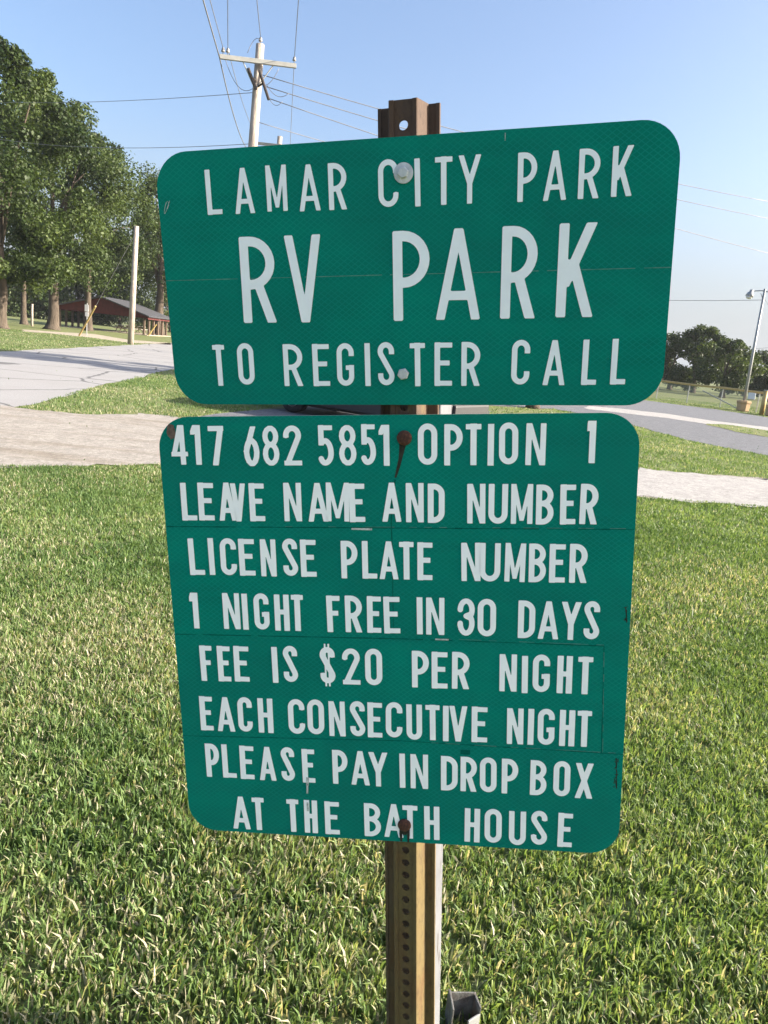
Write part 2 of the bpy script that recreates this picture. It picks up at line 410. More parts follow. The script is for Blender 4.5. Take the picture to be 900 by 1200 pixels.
# ------------------------------------------------------------------ lawn: mown blades, then coarser tufts farther off
def blades(n, xy, hgt, wid, lean, tint_shift, seed):
    r = np.random.default_rng(seed)
    x, y = xy[:, 0], xy[:, 1]
    a = r.uniform(0, 2*np.pi, n); h = hgt*r.uniform(.55, 1.25, n)*xy[:, 3]; w = wid*r.uniform(.6, 1.3, n)
    b = r.uniform(0, 2*np.pi, n); ln = lean*h*np.abs(r.normal(.55, .32, n))
    sx, sy = np.cos(a)*w/2, np.sin(a)*w/2
    lx, ly = np.cos(b)*ln, np.sin(b)*ln
    V = np.zeros((n, 5, 3), np.float32)
    V[:, 0] = np.c_[x-sx, y-sy, np.full(n, -.004)]; V[:, 1] = np.c_[x+sx, y+sy, np.full(n, -.004)]
    V[:, 2] = np.c_[x+sx*.85+lx*.45, y+sy*.85+ly*.45, h*.6]; V[:, 3] = np.c_[x-sx*.85+lx*.45, y-sy*.85+ly*.45, h*.6]
    V[:, 4] = np.c_[x+lx, y+ly, h*(1-.25*np.minimum(1, ln/h))]
    base = np.arange(n, dtype=np.int32)*5
    F = np.stack([base, base+1, base+2, base+3, base+3, base+2, base+4], 1).ravel()
    C = np.tile(np.array([4, 3], np.int32), n)
    # patches: lush, ordinary, straw
    p = (np.sin(x*2.1+1.3*np.sin(y*1.7))+np.sin(y*2.6+1.1*np.sin(x*2.9+2))+.8*np.sin(x*5.3+y*4.1)+.6*np.sin(y*9.1-x*6.7+1))/3.4
    t = .32 + .15*p + tint_shift + r.normal(0, .12, n) + xy[:, 2]
    q = np.sin(x*1.1+.7+1.2*np.sin(y*.9))+np.sin(y*1.35-x*.6+2.1)+.7*np.sin(x*3.1-y*2.3)
    straw = r.random(n) < np.clip(.11+.14*p+.10*q+tint_shift-.07*np.tanh(x/1.5), .03, .65)
    t = np.where(straw, r.uniform(.72, 1.0, n), np.clip(t, 0, .70))
    return V.reshape(-1, 3), F, C, np.repeat(t, 5), p
def lawn_xy(n, y0, y1, spread, clump, seed, k=.62, m=1.0):
    r = np.random.default_rng(seed)
    c = max(1, n//clump)
    ty = np.linspace(y0, y1, 400); cd = np.cumsum(k*ty+m); y = np.interp(r.random(c)*cd[-1], cd, ty); x = r.uniform(-1, 1, c)*(k*y+m)
    i = r.integers(0, c, n)
    return np.c_[x[i]+r.normal(0, spread, n), y[i]+r.normal(0, spread, n), r.normal(0, .11, c)[i], np.clip(r.normal(1, .22, c), .5, 1.7)[i]]
HARD = [ROAD, LOT, DRIVE, STRIPE, PATH]
allV, allF, allC, allT, off = [], [], [], [], 0
for n, y0, y1, sp, cl, hg, wd, ln, ts, k, m_ in (
        (125000, .8, 2.3, .016, 7, .038, .0064, .9, .12, .66, 1.35),
        (245000, 2.2, 4.2, .020, 7, .034, .0055, .9, .06, .62, 1.35),
        (250000, 4.0, 7.4, .03, 8, .034, .0062, .85, -.02, .60, .9),
        (190000, 7.0, 11.5, .05, 10, .034, .0082, .9, -.05, .58, .9),
        (7000, .8, 2.6, .05, 3, .014, .0028, 4.5, .55, .66, .9),
        (11000, 2.4, 5.5, .06, 3, .016, .0040, 4.5, .55, .62, .9),
        (5000, .8, 4.5, .022, 6, .026, .0130, 1.3, -.06, .64, .9),
        (140000, 11.0, 20, .08, 10, .040, .010, .9, -.07, .6, 1),
        (100000, 19, 52, .2, 10, .046, .023, .9, -.09, .62, 1)):
    xy = lawn_xy(n, y0, y1, sp, cl, int(y0*100)+n, k, m_)
    bad = np.zeros(len(xy), bool)
    for P in HARD: bad |= inside(P, xy[:, 0], xy[:, 1])
    bad &= ~inside(ISLAND, xy[:, 0], xy[:, 1])
    bad &= RNG.random(len(xy)) > .0007          # a few weeds come up through the gravel
    xy = xy[~bad]
    v, f, c, t, p = blades(len(xy), xy, hg, wd, ln, ts, n)
    allV.append(v); allF.append(f+off); allC.append(c); allT.append(t); off += len(v)
lawn = numpy_mesh('lawn_grass', np.concatenate(allV), np.concatenate(allF), np.concatenate(allC), M_BLADE, tint=np.concatenate(allT))
tag(lawn, 'mown green lawn flecked with straw around the sign post', 'grass', kind='stuff')

# ------------------------------------------------------------------ trees
def leaf_cloud(centres, radii, per, size, seed, squash=.8):
    r = np.random.default_rng(seed)
    cs = np.repeat(np.arange(len(centres)), per); n = len(cs)
    d = r.normal(size=(n, 3)); d /= np.linalg.norm(d, axis=1)[:, None]
    rad = r.random(n)**.45
    P = np.asarray(centres)[cs] + d*rad[:, None]*np.asarray(radii)[cs][:, None]*np.array([1, 1, squash])
    P += r.normal(0, .06, (n, 3))*np.asarray(radii)[cs][:, None]
    nrm = d*.55+r.normal(0, .6, (n, 3))+np.array([0, 0, .35]); nrm /= np.linalg.norm(nrm, axis=1)[:, None]
    a = np.cross(nrm, r.normal(size=(n, 3))); a /= np.linalg.norm(a, axis=1)[:, None]
    b = np.cross(nrm, a)
    s = size*r.uniform(.55, 1.3, n)[:, None]
    V = np.stack([P-a*s*.5, P-b*s*.32+nrm*s*.06, P+a*s*.5, P+b*s*.32+nrm*s*.06], 1).reshape(-1, 3)
    cl = r.normal(0, .16, len(centres))
    t = np.clip(.5+cl[cs]+r.normal(0, .16, n), 0, 1)
    return V, np.arange(4*n, dtype=np.int32), np.full(n, 4, np.int32), np.repeat(t, 4)
def tree(name, base, height, radius, label, cat='tree', group=None, seed=1, trunk_r=.35, hem=.16, clumps=70, per=170, size=.24, mat=None, shape='oak', bark=None):
    root = thing(name, base, label, cat, group)
    r = random.Random(seed)
    cs, rs = [], []
    while len(cs) < clumps:
        u = r.random(); z = hem + (1-hem)*u
        if shape == 'oak': prof = math.sin(math.pi*min(1, (.16+.84*u)*.97))**.55 if u < .5 else math.cos((u-.5)*math.pi*.92)**.75
        elif shape == 'cone': prof = (1-u)**.8*.95+.05
        else: prof = math.sin(math.pi*(.2+.8*u)*.98)**.6
        a = r.uniform(0, 2*math.pi); q = r.random()**.34*prof*radius*r.uniform(.75, 1.1)
        rr = radius*r.uniform(.13, .31)*(.6+.5*prof)
        cs.append((q*math.cos(a), q*math.sin(a), min(z*height, height-rr*.55))); rs.append(rr)
    V, F, C, T = leaf_cloud(cs, rs, per, size, seed)
    numpy_mesh('crown', V, F, C, mat or M_LEAF1, root, T)
    tb = MB(); top = height*.72
    lean = r.uniform(-.25, .25)
    def tp(z): return Vector((lean*(z/top)**2 + .06*math.sin(z*1.3+seed), .05*math.sin(z*1.7+seed*2), z))
    zs = [-.05, .12, .4, 1.0, 2.2, height*.3, height*.45, height*.6, top]
    zs = sorted(zs); rad = [trunk_r*(1.75 if z < .05 else 1.35 if z < .3 else 1.08 if z < .8 else max(.12, 1-.9*z/top)) for z in zs]
    tb.tube([tp(z) for z in zs], rad, 10)
    for i in range(9):
        z0 = height*r.uniform(hem*.9, .55); c = Vector(r.choice(cs)); 
        if c.z < z0+.3: c.z = z0 + .8
        p0 = tp(z0); mid = p0.lerp(c, .5)+Vector((0, 0, .12*(c-p0).length))
        rr = trunk_r*.42*(1-z0/height)
        tb.tube([p0, mid, p0.lerp(c, .95)], [rr, rr*.65, rr*.25], 6)
    tb.build('trunk', bark or M_BARK, root, True)
    return root
def tree_px(name, px, Y, toppx, radius, label, **kw):
    b = at(px, 400, Y); z = at(*toppx, Y).z
    h = Vector((at(px, 400, Y).x, Y, 0))
    # foot of the tree on the ground straight below where its trunk is seen
    t = at(px, kw.pop('foot', 385), Y)
    return tree(name, (t.x, Y, 0), z, radius, label, **kw)
tree_px('oak_tree', 2, 50, (10, 52), 5.4, 'tallest oak at the far left edge, crown rising highest over the road', group='oaks of the park grove', seed=11, hem=.20, trunk_r=.38, clumps=78, per=560)
tree_px('oak_tree', 62, 62, (88, 112), 5.8, 'broad oak with a thick flared trunk left of the red shelter', group='oaks of the park grove', seed=12, hem=.235, trunk_r=.46, clumps=78, per=540)
tree_px('oak_tree', 103, 72, (130, 148), 6.2, 'oak whose trunk stands behind the small white notice, before the red shelter', group='oaks of the park grove', seed=13, trunk_r=.34, hem=.29, clumps=66, per=460)
tree_px('oak_tree', 186, 90, (166, 205), 6.6, 'oak behind the end of the shelter, short stout trunk beside the green sign edge', group='oaks of the park grove', seed=14, hem=.27, trunk_r=.62, clumps=62, per=430, size=.30)
tree_px('oak_tree', 28, 70, (45, 130), 5.0, 'oak with a twin dark trunk between the two nearest oaks', group='oaks of the park grove', seed=15, hem=.25, trunk_r=.28, clumps=62, per=390)
for i, (px, Y, ty, rad, lab) in enumerate(((-12, 120, 320, 8, 'low dark tree at the far left beyond the grove lawn'), (45, 125, 312, 8, 'low dark tree in the gap between the two thick oak trunks'),
                                 (92, 128, 300, 8, 'dark tree rising behind the left end of the red shelter'), (140, 130, 285, 9, 'dark tree rising behind the middle of the shelter roof'), (200, 126, 262, 9, 'dark tree behind the far end of the shelter, next to the sign'))):
    tree_px('grove_tree', px, Y, (px, ty), rad, lab, group='trees behind the shelter', seed=30+i, trunk_r=.3, hem=.05, clumps=76, per=240, size=.42, mat=M_LEAF2, shape='round')
# the tree behind the sign that shades the road
tree('park_tree', (4.5, 24.6, 0), 7.8, 2.5, 'small park tree by the lot, hidden behind the green sign', seed=41, trunk_r=.16, hem=.34, clumps=46, per=150, size=.28)
# right: beyond the ball field fence
def tree_at(name, px, foot, Y, ty, rad, lab, **kw):
    t = at(px, foot, Y); z = at(px, ty, Y).z
    return tree(name, (t.x, Y, 0), z, rad, lab, **kw)
tree_at('field_tree', 812, 452, 80, 382, 3.6, 'broad rounded tree beyond the fence, nearest the sign edge', group='trees beyond the fence', seed=51, trunk_r=.28, hem=.12, clumps=66, per=300, size=.25, mat=M_LEAF1, shape='round')
tree_at('field_tree', 846, 460, 70, 397, 2.9, 'open crowned tree just left of the lamp pole, sky showing through', group='trees beyond the fence', seed=52, trunk_r=.22, hem=.14, clumps=52, per=190, size=.24, mat=M_LEAF1, shape='round')
tree_at('field_tree', 785, 450, 84, 388, 3.0, 'tree half hidden behind the right edge of the upper sign', group='trees beyond the fence', seed=53, trunk_r=.22, hem=.2, clumps=44, per=260, size=.25, mat=M_LEAF1, shape='round')
tree_at('conifer_tree', 903, 464, 75, 414, 2.4, 'dark conifer cut by the right edge, right of the lamp pole', seed=54, trunk_r=.2, hem=.12, clumps=50, per=240, size=.26, mat=M_LEAF2, shape='cone')
tree_at('field_tree', 873, 460, 90, 410, 3.6, 'low tree seen past the foot of the lamp pole', group='trees beyond the fence', seed=55, trunk_r=.2, hem=.15, clumps=40, per=220, size=.28, mat=M_LEAF2, shape='round')
# far wood: one mass
r_ = random.Random(5); cs, rs = [], []
for i in range(330):
    x = -260 + 620*i/330 + r_.uniform(-2, 2); h = 4.5+2.0*math.sin(i*.31)+r_.uniform(0, 2.0)
    for k in range(2): cs.append((x+r_.uniform(-1, 1), 300+r_.uniform(-8, 8), h*(.35+.5*k))); rs.append(2.3+r_.random())
V, F, Cn, T = leaf_cloud(cs, rs, 60, 1.3, 77)
tag(numpy_mesh('far_wood', V, F, Cn, M_LEAF2, tint=T*.7), 'low dark treeline on the horizon beyond the field', 'wood', kind='stuff')

# thin summer haze round the whole place
hz = MB(); hz.box((0, 300, 13), (838, 678, 28.0))
hm = bpy.data.materials.new('summer_haze'); hm.use_nodes = True; ht = hm.node_tree; ht.nodes.clear()
ho = ht.nodes.new('ShaderNodeOutputMaterial'); hv = ht.nodes.new('ShaderNodeVolumePrincipled')
hv.inputs['Color'].default_value = (.88, .93, 1, 1); hv.inputs['Density'].default_value = .00022; hv.inputs['Anisotropy'].default_value = .2
ht.links.new(hv.outputs[0], ho.inputs['Volume'])
tag(hz.build('haze', hm), 'thin pale haze softening the far trees', 'haze', kind='stuff')

# ================================================================== BUILDINGS, POLES, FENCE
# red picnic shelter
s0 = G(74, 388)
sh = thing('picnic_shelter', (at(118, 380, 78).x, 78, 0), 'open red gabled picnic shelter with a grey shingle roof under the oaks', 'shelter', rz=math.radians(92))
EH, RH, HW, LN = 1.85, 3.25, 4.5, 9.0          # eave, ridge, half width, length (along local +x from the gable)
g = MB(); g.prism([(-HW-.3, EH-.10), (HW+.3, EH-.10), (HW+.3, EH+.12), (0, RH+.05), (-HW-.3, EH+.12)], Matrix(((0,0,1,-.06),(1,0,0,0),(0,1,0,0),(0,0,0,1))), .12)
g.build('gable', M_RED, sh)
g = MB(); g.prism([(-HW-.3, EH-.10), (HW+.3, EH-.10), (HW+.3, EH+.12), (0, RH+.05), (-HW-.3, EH+.12)], Matrix(((0,0,1,LN-.06),(1,0,0,0),(0,1,0,0),(0,0,0,1))), .12)
g.build('gable', M_RED, sh)
rf = MB()
for s in (-1, 1):
    a = (s*(HW+.55), EH+.02); b = (0, RH+.10)
    rf.prism([(a[0], a[1]), (b[0], b[1]), (b[0], b[1]+.12), (a[0], a[1]+.12)], Matrix(((0,0,1,-.5),(1,0,0,0),(0,1,0,0),(0,0,0,1))), LN+1.0)
rf.build('roof', M_ROOF, sh)
for s in (-1, 1):
    f = MB(); f.box((LN/2, s*(HW+.25), EH-.06), (LN-.2, .06, .3)); f.build('fascia', M_RED, sh)
    for k in range(6):
        p = MB(); p.box((.35+k*(LN-.7)/5, s*HW*.96, EH/2-.05), (.2, .2, EH-.1)); p.box((.35+k*(LN-.7)/5, s*HW*.96, .06), (.3, .3, .12)); p.build('post', M_TIMBER, sh, bevel=.01)
slab = MB(); slab.box((LN/2, 0, .03), (LN, 2*HW+.6, .06)); slab.build('slab', M_DIRT, sh)
def picnic_table(M, label):
    t = thing('picnic_table', M.to_translation(), label, 'picnic table', 'picnic tables under the shelter', M.to_euler().z)
    b = MB()
    for k in range(4): b.box((0, -.33+k*.22, .74), (1.9, .20, .045))
    b.build('tabletop', M_TABLE, t)
    for s in (-1, 1):
        b = MB(); b.box((0, s*.72-.07, .44), (1.9, .13, .045)); b.box((0, s*.72+.07, .44), (1.9, .13, .045)); b.build('bench', M_TABLE, t)
        b = MB()
        b.tube([(s*.65, -.62, 0), (s*.65, -.2, .72)], .04, 6); b.tube([(s*.65, .62, 0), (s*.65, .2, .72)], .04, 6); b.tube([(s*.65, -.75, .40), (s*.65, .75, .40)], .035, 6)
        b.build('leg_frame', M_TIMBER, t)
    return t
bpy.context.view_layer.update()
Msh = Matrix.Translation(sh.location) @ Matrix.Rotation(sh.rotation_euler.z, 4, 'Z')
for (x, y, lab) in ((1.2, -1.9, 'pale picnic table nearest the red gable under the shelter'), (3.4, -1.6, 'second picnic table from the gable along the open side of the shelter'), (5.6, -1.9, 'picnic table under the middle of the shelter, facing the road'), (7.8, -1.6, 'picnic table at the far end of the shelter near its last post')):
    picnic_table(Msh @ Matrix.Translation((x, y, .06)), lab)

# wooden poles
def rod(mb, a, b, r, n=6): mb.tube([a, b], r, n)
lp = at(153, 402, 46)
pl = thing('wooden_pole', (lp.x, 46, 0), 'bare pale wooden pole standing alone beyond the left road', 'pole')
ztop = at(160, 265, 46).z; xt = at(160, 265, 46).x - lp.x
b = MB(); b.tube([(0, 0, -.1), (xt*.5, 0, ztop*.5), (xt, 0, ztop)], [.19, .165, .14], 12); b.build('shaft', M_POLE, pl, True)
gw = thing('guy_wire', (0, 0, 0), 'guy wire with a yellow guard, slanting from the ground to the lone wooden pole', 'guy wire', 'yellow guarded guy wires')
p0 = at(93, 389, 52); p0.z = 0; p1 = at(159.5, 272, 46); pm = p0.lerp(p1, .32)
gw.location = p0
b = MB(); b.tube([(0, 0, 0), p1-p0], .016, 5); b.build('wire', M_WIRE, gw)
b = MB(); b.tube([(0, 0, .05), pm-p0], .06, 8); b.build('guard', M_YELLOW, gw)
gw = thing('guy_wire', (0, 0, 0), 'shorter guy wire with a yellow foot near the stout oak trunk by the sign edge', 'guy wire', 'yellow guarded guy wires')
p0 = at(174, 392, 78); p0.z = 0; p1 = at(197, 360, 78); gw.location = p0
b = MB(); b.tube([(0, 0, 0), p1-p0], .018, 5); b.build('wire', M_WIRE, gw)
b = MB(); b.tube([(0, 0, .05), (p1-p0)*.4], .07, 8); b.build('guard', M_YELLOW, gw)
# small notice on a thin post
t0 = at(101.5, 393, 56)
ns = thing('notice_sign', (t0.x, 56, 0), 'small white notice on a thin post in front of an oak trunk', 'notice sign')
b = MB(); b.tube([(0, 0, 0), (0, 0, 2.3)], .035, 8); b.build('post', M_GALV, ns)
b = MB(); b.box((0, -.05, 1.95), (.30, .02, .48)); b.build('panel', M_SIGNW, ns, bevel=.008)
b = MB(); b.box((.01, -.05, 1.50), (.26, .02, .30)); b.build('panel', M_SIGNW, ns, bevel=.008)
# pale slim post between oaks
t0 = at(37.5, 383, 66)
pp = MB(); pp.tube([(0, 0, -.05), (0, 0, .9), (.02, 0, 1.9)], [.11, .10, .09], 8)
o = pp.build('short_post', M_POLE, None, True); o.location = (t0.x, 66, 0)
tag(o, 'slim pale post on the lawn between two thick oak trunks', 'post')

# power line pole
PY = 25.0
b0 = at(297, 190, PY); tp_ = at(305, 52, PY)
ub = Vector((tp_.x - .012*10, PY, 0))
up = thing('utility_pole', ub, 'tall wooden utility pole with a crossarm and fuse cutouts, rising above the sign', 'utility pole')
zt = tp_.z
b = MB(); b.tube([(0, 0, -.2), (.02, 0, zt*.3), (.06, 0, zt*.6), (.12, 0, zt)], [.185, .17, .15, .125], 14); b.build('shaft', M_POLE, up, True)
aL, aR = at(259, 69, PY-.45), at(348, 80, PY+.30)
am = (aL+aR)/2
dirA = (aR-aL).normalized()
def up_l(p): return Vector(p)-ub
b = MB(); q = dirA.to_track_quat('X', 'Z').to_matrix()
b.box(up_l(am)+Vector((0, -.18, 0)), ((aR-aL).length, .10, .125), q); b.build('crossarm', M_ARM, up, bevel=.008)
sh_ = Vector((0, -.18, 0)); aL2, aR2 = aL+sh_, aR+sh_
b = MB()
for s, e in ((.30, .1), (.70, .1)):
    p = aL2.lerp(aR2, s); rod(b, up_l(p)+Vector((0, .0, -.05)), up_l(Vector((ub.x+.07, PY-.12, am.z-.75))), .018)
b.build('brace', M_GALV, up)
INS = []
def insulator(p):
    b = MB(); M = Matrix.Translation(up_l(p))
    b.lathe([(.012, 0), (.012, .07), (.055, .08), (.06, .11), (.035, .13), (.05, .15), (.03, .19), (.01, .2)], M, 12)
    b.build('insulator', M_INSUL, up, True)
    INS.append(Vector(p)+Vector((0, 0, .18))); return INS[-1]
iL = insulator(aL2.lerp(aR2, .04)+Vector((0, 0, .06))); iR = insulator(aL2.lerp(aR2, .97)+Vector((0, 0, .06)))
iL2 = insulator(aL2.lerp(aR2, .10)+Vector((0, 0, .06)))
iT = insulator(ub+Vector((.12, 0, zt)))
for (pa, pb) in (((291, 80), (300, 105)), ((304, 83), (315, 117))):
    A, B = at(*pa, PY-.3), at(*pb, PY-.3)
    b = MB(); rod(b, up_l(A), up_l(B), .045, 8); rod(b, up_l(A.lerp(B, .42)), up_l(Vector((ub.x+.1, PY-.05, A.lerp(B, .5).z))), .03); b.build('fuse_cutout', M_DARKM, up)
# second pole further down the line, its tip just over the sign edge
P2 = 40.0; t2 = at(328, 160, P2)
up2 = thing('utility_pole', (t2.x, P2, 0), 'farther utility pole whose tip just shows over the upper sign', 'utility pole')
b = MB(); b.tube([(0, 0, -.2), (0, 0, t2.z*.5), (0, 0, t2.z)], [.18, .155, .12], 12); b.build('shaft', M_POLE, up2, True)
b = MB(); b.box((0, -.15, t2.z-.45), (2.2, .1, .12)); b.build('crossarm', M_ARM, up2, bevel=.008)

def wire(A, B, sag, rad, label, cat='power line', group='overhead wires', n=18):
    A, B = Vector(A), Vector(B); L = B-A
    pts = [L*(i/n)-Vector((0, 0, 4*sag*(i/n)*(1-i/n))) for i in range(n+1)]
    b = MB(); b.tube(pts, rad, 5)
    o = b.build('overhead_wire', M_WIRE, None, True); o.location = A
    return tag(o, label, cat, group)
def toward(A, px, L=22):            # a level span starting at A that is seen passing the given pixel of the picture's top
    d = ray(*px); k = (A.z - EYE)/d.z
    P = Vector((d.x*k, d.y*k, A.z)); v = (P-A); v.z = 0; return A + v.normalized()*L
A = iL; wire(A, toward(A, (246, -2)), .05, .011, 'thin wire running forward from the left insulator of the crossarm')
A = aL2+Vector((.0, 0, -.02)); wire(A, toward(A, (238, -2)), .05, .019, 'thick dark wire running forward from the left tip of the crossarm')
wire(A, at(288, 172, P2), .3, .019, 'thick dark wire dropping back from the left tip of the crossarm')
A = iL2; wire(A, toward(A, (267, -2)), .05, .011, 'wire running forward from inside the left end of the crossarm')
wire(A, at(296, 150, P2), .2, .011, 'thin wire dropping back from inside the left end of the crossarm')
A = iT; wire(A, toward(A, (301, -2)), .05, .011, 'wire running forward from the very top of the utility pole')
A = iR; wire(A, toward(A, (350, -2)), .05, .011, 'wire running forward from the right insulator of the crossarm')
wire(A, at(340, 172, P2), .2, .011, 'thin wire dropping back from the right insulator of the crossarm')
sx = Vector((ub.x+.1, PY, 0))
wire(at(308, 88, PY), at(905, 237, 34), .25, .014, 'upper of the three wires passing right behind the sign post')
wire(at(310, 101, PY), at(905, 257, 34), .25, .014, 'middle of the three wires passing right behind the sign post')
wire(at(314, 115, PY), at(905, 298, 36), .2, .014, 'lowest of the three wires passing right behind the sign post')
wire(at(302, 143, PY), at(545, 205, 30), .1, .012, 'short low wire falling right from the utility pole behind the sign')
wire(at(296, 108.5, PY), at(-20, 119, 42), .15, .010, 'upper wire crossing the sky left to the tallest oak')
wire(at(294, 168.5, PY), at(-20, 160, 42), .3, .010, 'lower wire crossing the sky left to the oaks')
b = MB()
for (p, q, dp) in (((263, 66), (296, 104), 26), ((313, 100), (339, 109), 14), ((316, 116), (331, 119), 10), ((290, 62), (306, 48), -14), ((327, 80), (310, 100), 8)):
    A, B = at(*p, PY-.25), at(*q, PY-.25); m = (A+B)/2 - Vector((0, 0, dp*PY/FPX))
    pts = [A*(1-t)**2+m*2*t*(1-t)+B*t*t for t in [i/8 for i in range(9)]]
    b.tube([up_l(x) for x in pts], .009, 5)
b.build('jumper', M_WIRE, up, True)

# ball field fence
FA, FB = Vector((9.0, 59.7, 0)), Vector((25.5, 32.3, 0))
fd = (FB-FA); FL = fd.length; fd.normalize(); fr = math.atan2(fd.y, fd.x)
fc = thing('chain_link_fence', FA, 'long chain link ball field fence capped with a yellow tube', 'fence', rz=fr)
FH = 1.12
m = NT('chain_link'); co = m.coord()
sp_ = m.n('ShaderNodeSeparateXYZ'); m.l(co, sp_.inputs[0])
def famz(s): return m.math('PINGPONG', m.math('ADD', m.math('MULTIPLY', sp_.outputs[0], 14), m.math('MULTIPLY', sp_.outputs[2], 14*s)), .5)
msk = m.ramp(m.math('MINIMUM', famz(1), famz(-1)), [(.06, (1, 1, 1)), (.10, (0, 0, 0))])
pb = m.n('ShaderNodeBsdfPrincipled'); pb.inputs['Base Color'].default_value = (.33, .34, .34, 1); pb.inputs['Metallic'].default_value = .4; pb.inputs['Roughness'].default_value = .5
tr = m.n('ShaderNodeBsdfTransparent'); mx = m.n('ShaderNodeMixShader'); m.l(msk, mx.inputs[0]); m.l(tr.outputs[0], mx.inputs[1]); m.l(pb.outputs[0], mx.inputs[2]); m.l(mx.outputs[0], m.out.inputs[0])
M_MESH = m.mat
b = MB(); b.add([(0, 0, .03), (FL, 0, .03), (FL, 0, FH-.05), (0, 0, FH-.05)], [(0, 1, 2, 3)]); b.build('mesh_panel', M_MESH, fc)
b = MB(); b.tube([(FL*i/24, 0, FH+.012*math.sin(i*1.9)) for i in range(25)], .065, 10); b.build('rail_cap', M_YELLOW, fc, True)
x = .3
while x < FL:
    b = MB(); b.tube([(x, .05, 0), (x, .05, FH-.06)], .03, 8); b.build('post', M_GALV, fc); x += 2.3
b = MB(); b.tube([(17.4, .0, FH*.75), (20.2, -.12, .02)], .03, 8); b.build('brace', M_GALV, fc)
fp = at(880.5, 477, 41); 
b = MB(); b.box((0, 0, 0), (.42, .02, .34))
o = b.build('field_notice', M_SIGNW, None, bevel=.006); zz = at(881, 464, 40.2); o.location = zz; o.rotation_euler = (0, 0, fr)
tag(o, 'small white plate hung on the fence right of the lamp pole', 'notice sign')
# gate post
gp = at(892.5, 484, 39.2)
gt = thing('gate_post', (gp.x, 39.2, 0), 'thick yellow gate post at the fence, near the right edge', 'post')
b = MB(); b.tube([(0, 0, -.05), (0, 0, 1.25)], .115, 12); b.build('tube', M_YELLOW, gt, True)
b = MB(); b.tube([(0, 0, 1.25), (0, 0, 1.29)], .13, 12); b.build('cap', M_GALV, gt)
# lamp pole in a planter block
lq = at(870.5, 478, 41.6)
lt = thing('lamp_pole', (lq.x, 41.6, 0), 'slim grey lamp pole rising from a tan block before the fence', 'lamp pole')
zt_ = at(896.5, 338.5, 41.6).z; xo = at(896.5, 338.5, 41.6).x - lq.x
b = MB(); b.tube([(0, 0, .3), (xo*.5, 0, zt_*.5), (xo, 0, zt_)], [.085, .075, .06], 10); b.build('shaft', M_GALV, lt, True)
def blk(name, loc, lab, s):
    o = thing(name, loc, lab, 'block', 'tan concrete blocks at the fence')
    b = MB(); b.lathe([(.30*s, 0), (.34*s, .05), (.36*s, .42*s), (.40*s, .46*s), (.40*s, .56*s), (.34*s, .58*s)], Matrix.Identity(4), 8); b.build('base_block', M_TAN, o, bevel=.015)
    b = MB(); b.lathe([(.30*s, .56*s), (.30*s, .595*s)], Matrix.Identity(4), 8); b.build('cap_slab', M_TAN, o)
    return o
blk('concrete_block', (lq.x, 41.6, 0), 'tan octagonal concrete block around the foot of the lamp pole', 1.0)
lb = at(905, 485, 38.6); blk('concrete_block', (lb.x, 38.6, 0), 'tan concrete block cut by the right edge, beside the yellow gate post', 1.0)
la = at(883, 341, 41.6)-Vector((lq.x, 41.6, 0)); lm_ = at(880, 343, 41.6)-Vector((lq.x, 41.6, 0))
b = MB(); b.tube([(xo, 0, zt_-.12), (xo*.75+la.x*.25, 0, la.z*.4+zt_*.6-.04), la], .03, 7); b.tube([(xo, 0, zt_-.12), (xo+.5, 0, zt_-.15), (xo+.9, 0, zt_-.1)], .03, 7); b.tube([(xo*.98, 0, zt_-.55), (xo*.7+la.x*.3, 0, la.z-.08)], .018, 6); b.build('arm', M_GALV, lt, True)
b = MB(); b.lathe([(.02, .16), (.09, .15), (.11, .02), (.16, -.02), (.21, -.20), (.18, -.21)], Matrix.Translation(lm_) @ Matrix.Rotation(math.radians(14), 4, 'Y'), 14); b.build('lamp_head', M_GALV, lt, True)
b = MB(); b.lathe([(.17, -.19), (.16, -.27), (.09, -.33), (.01, -.345)], Matrix.Translation(lm_) @ Matrix.Rotation(math.radians(14), 4, 'Y'), 14); b.build('lens', M_HEAD, lt, True)
wire(at(700, 349, 60), at(895.5, 351.5, 41.6), .1, .014, 'wire reaching the lamp pole from the left beside the sign', group='lamp pole wires')
wire(at(895.5, 349, 41.6), at(930, 400, 48), .1, .012, 'thin wire falling right from the lamp pole', group='lamp pole wires')
wire(at(860, 410, 60), at(960, 400, 60), .1, .014, 'distant wire crossing low behind the lamp pole', group='lamp pole wires')

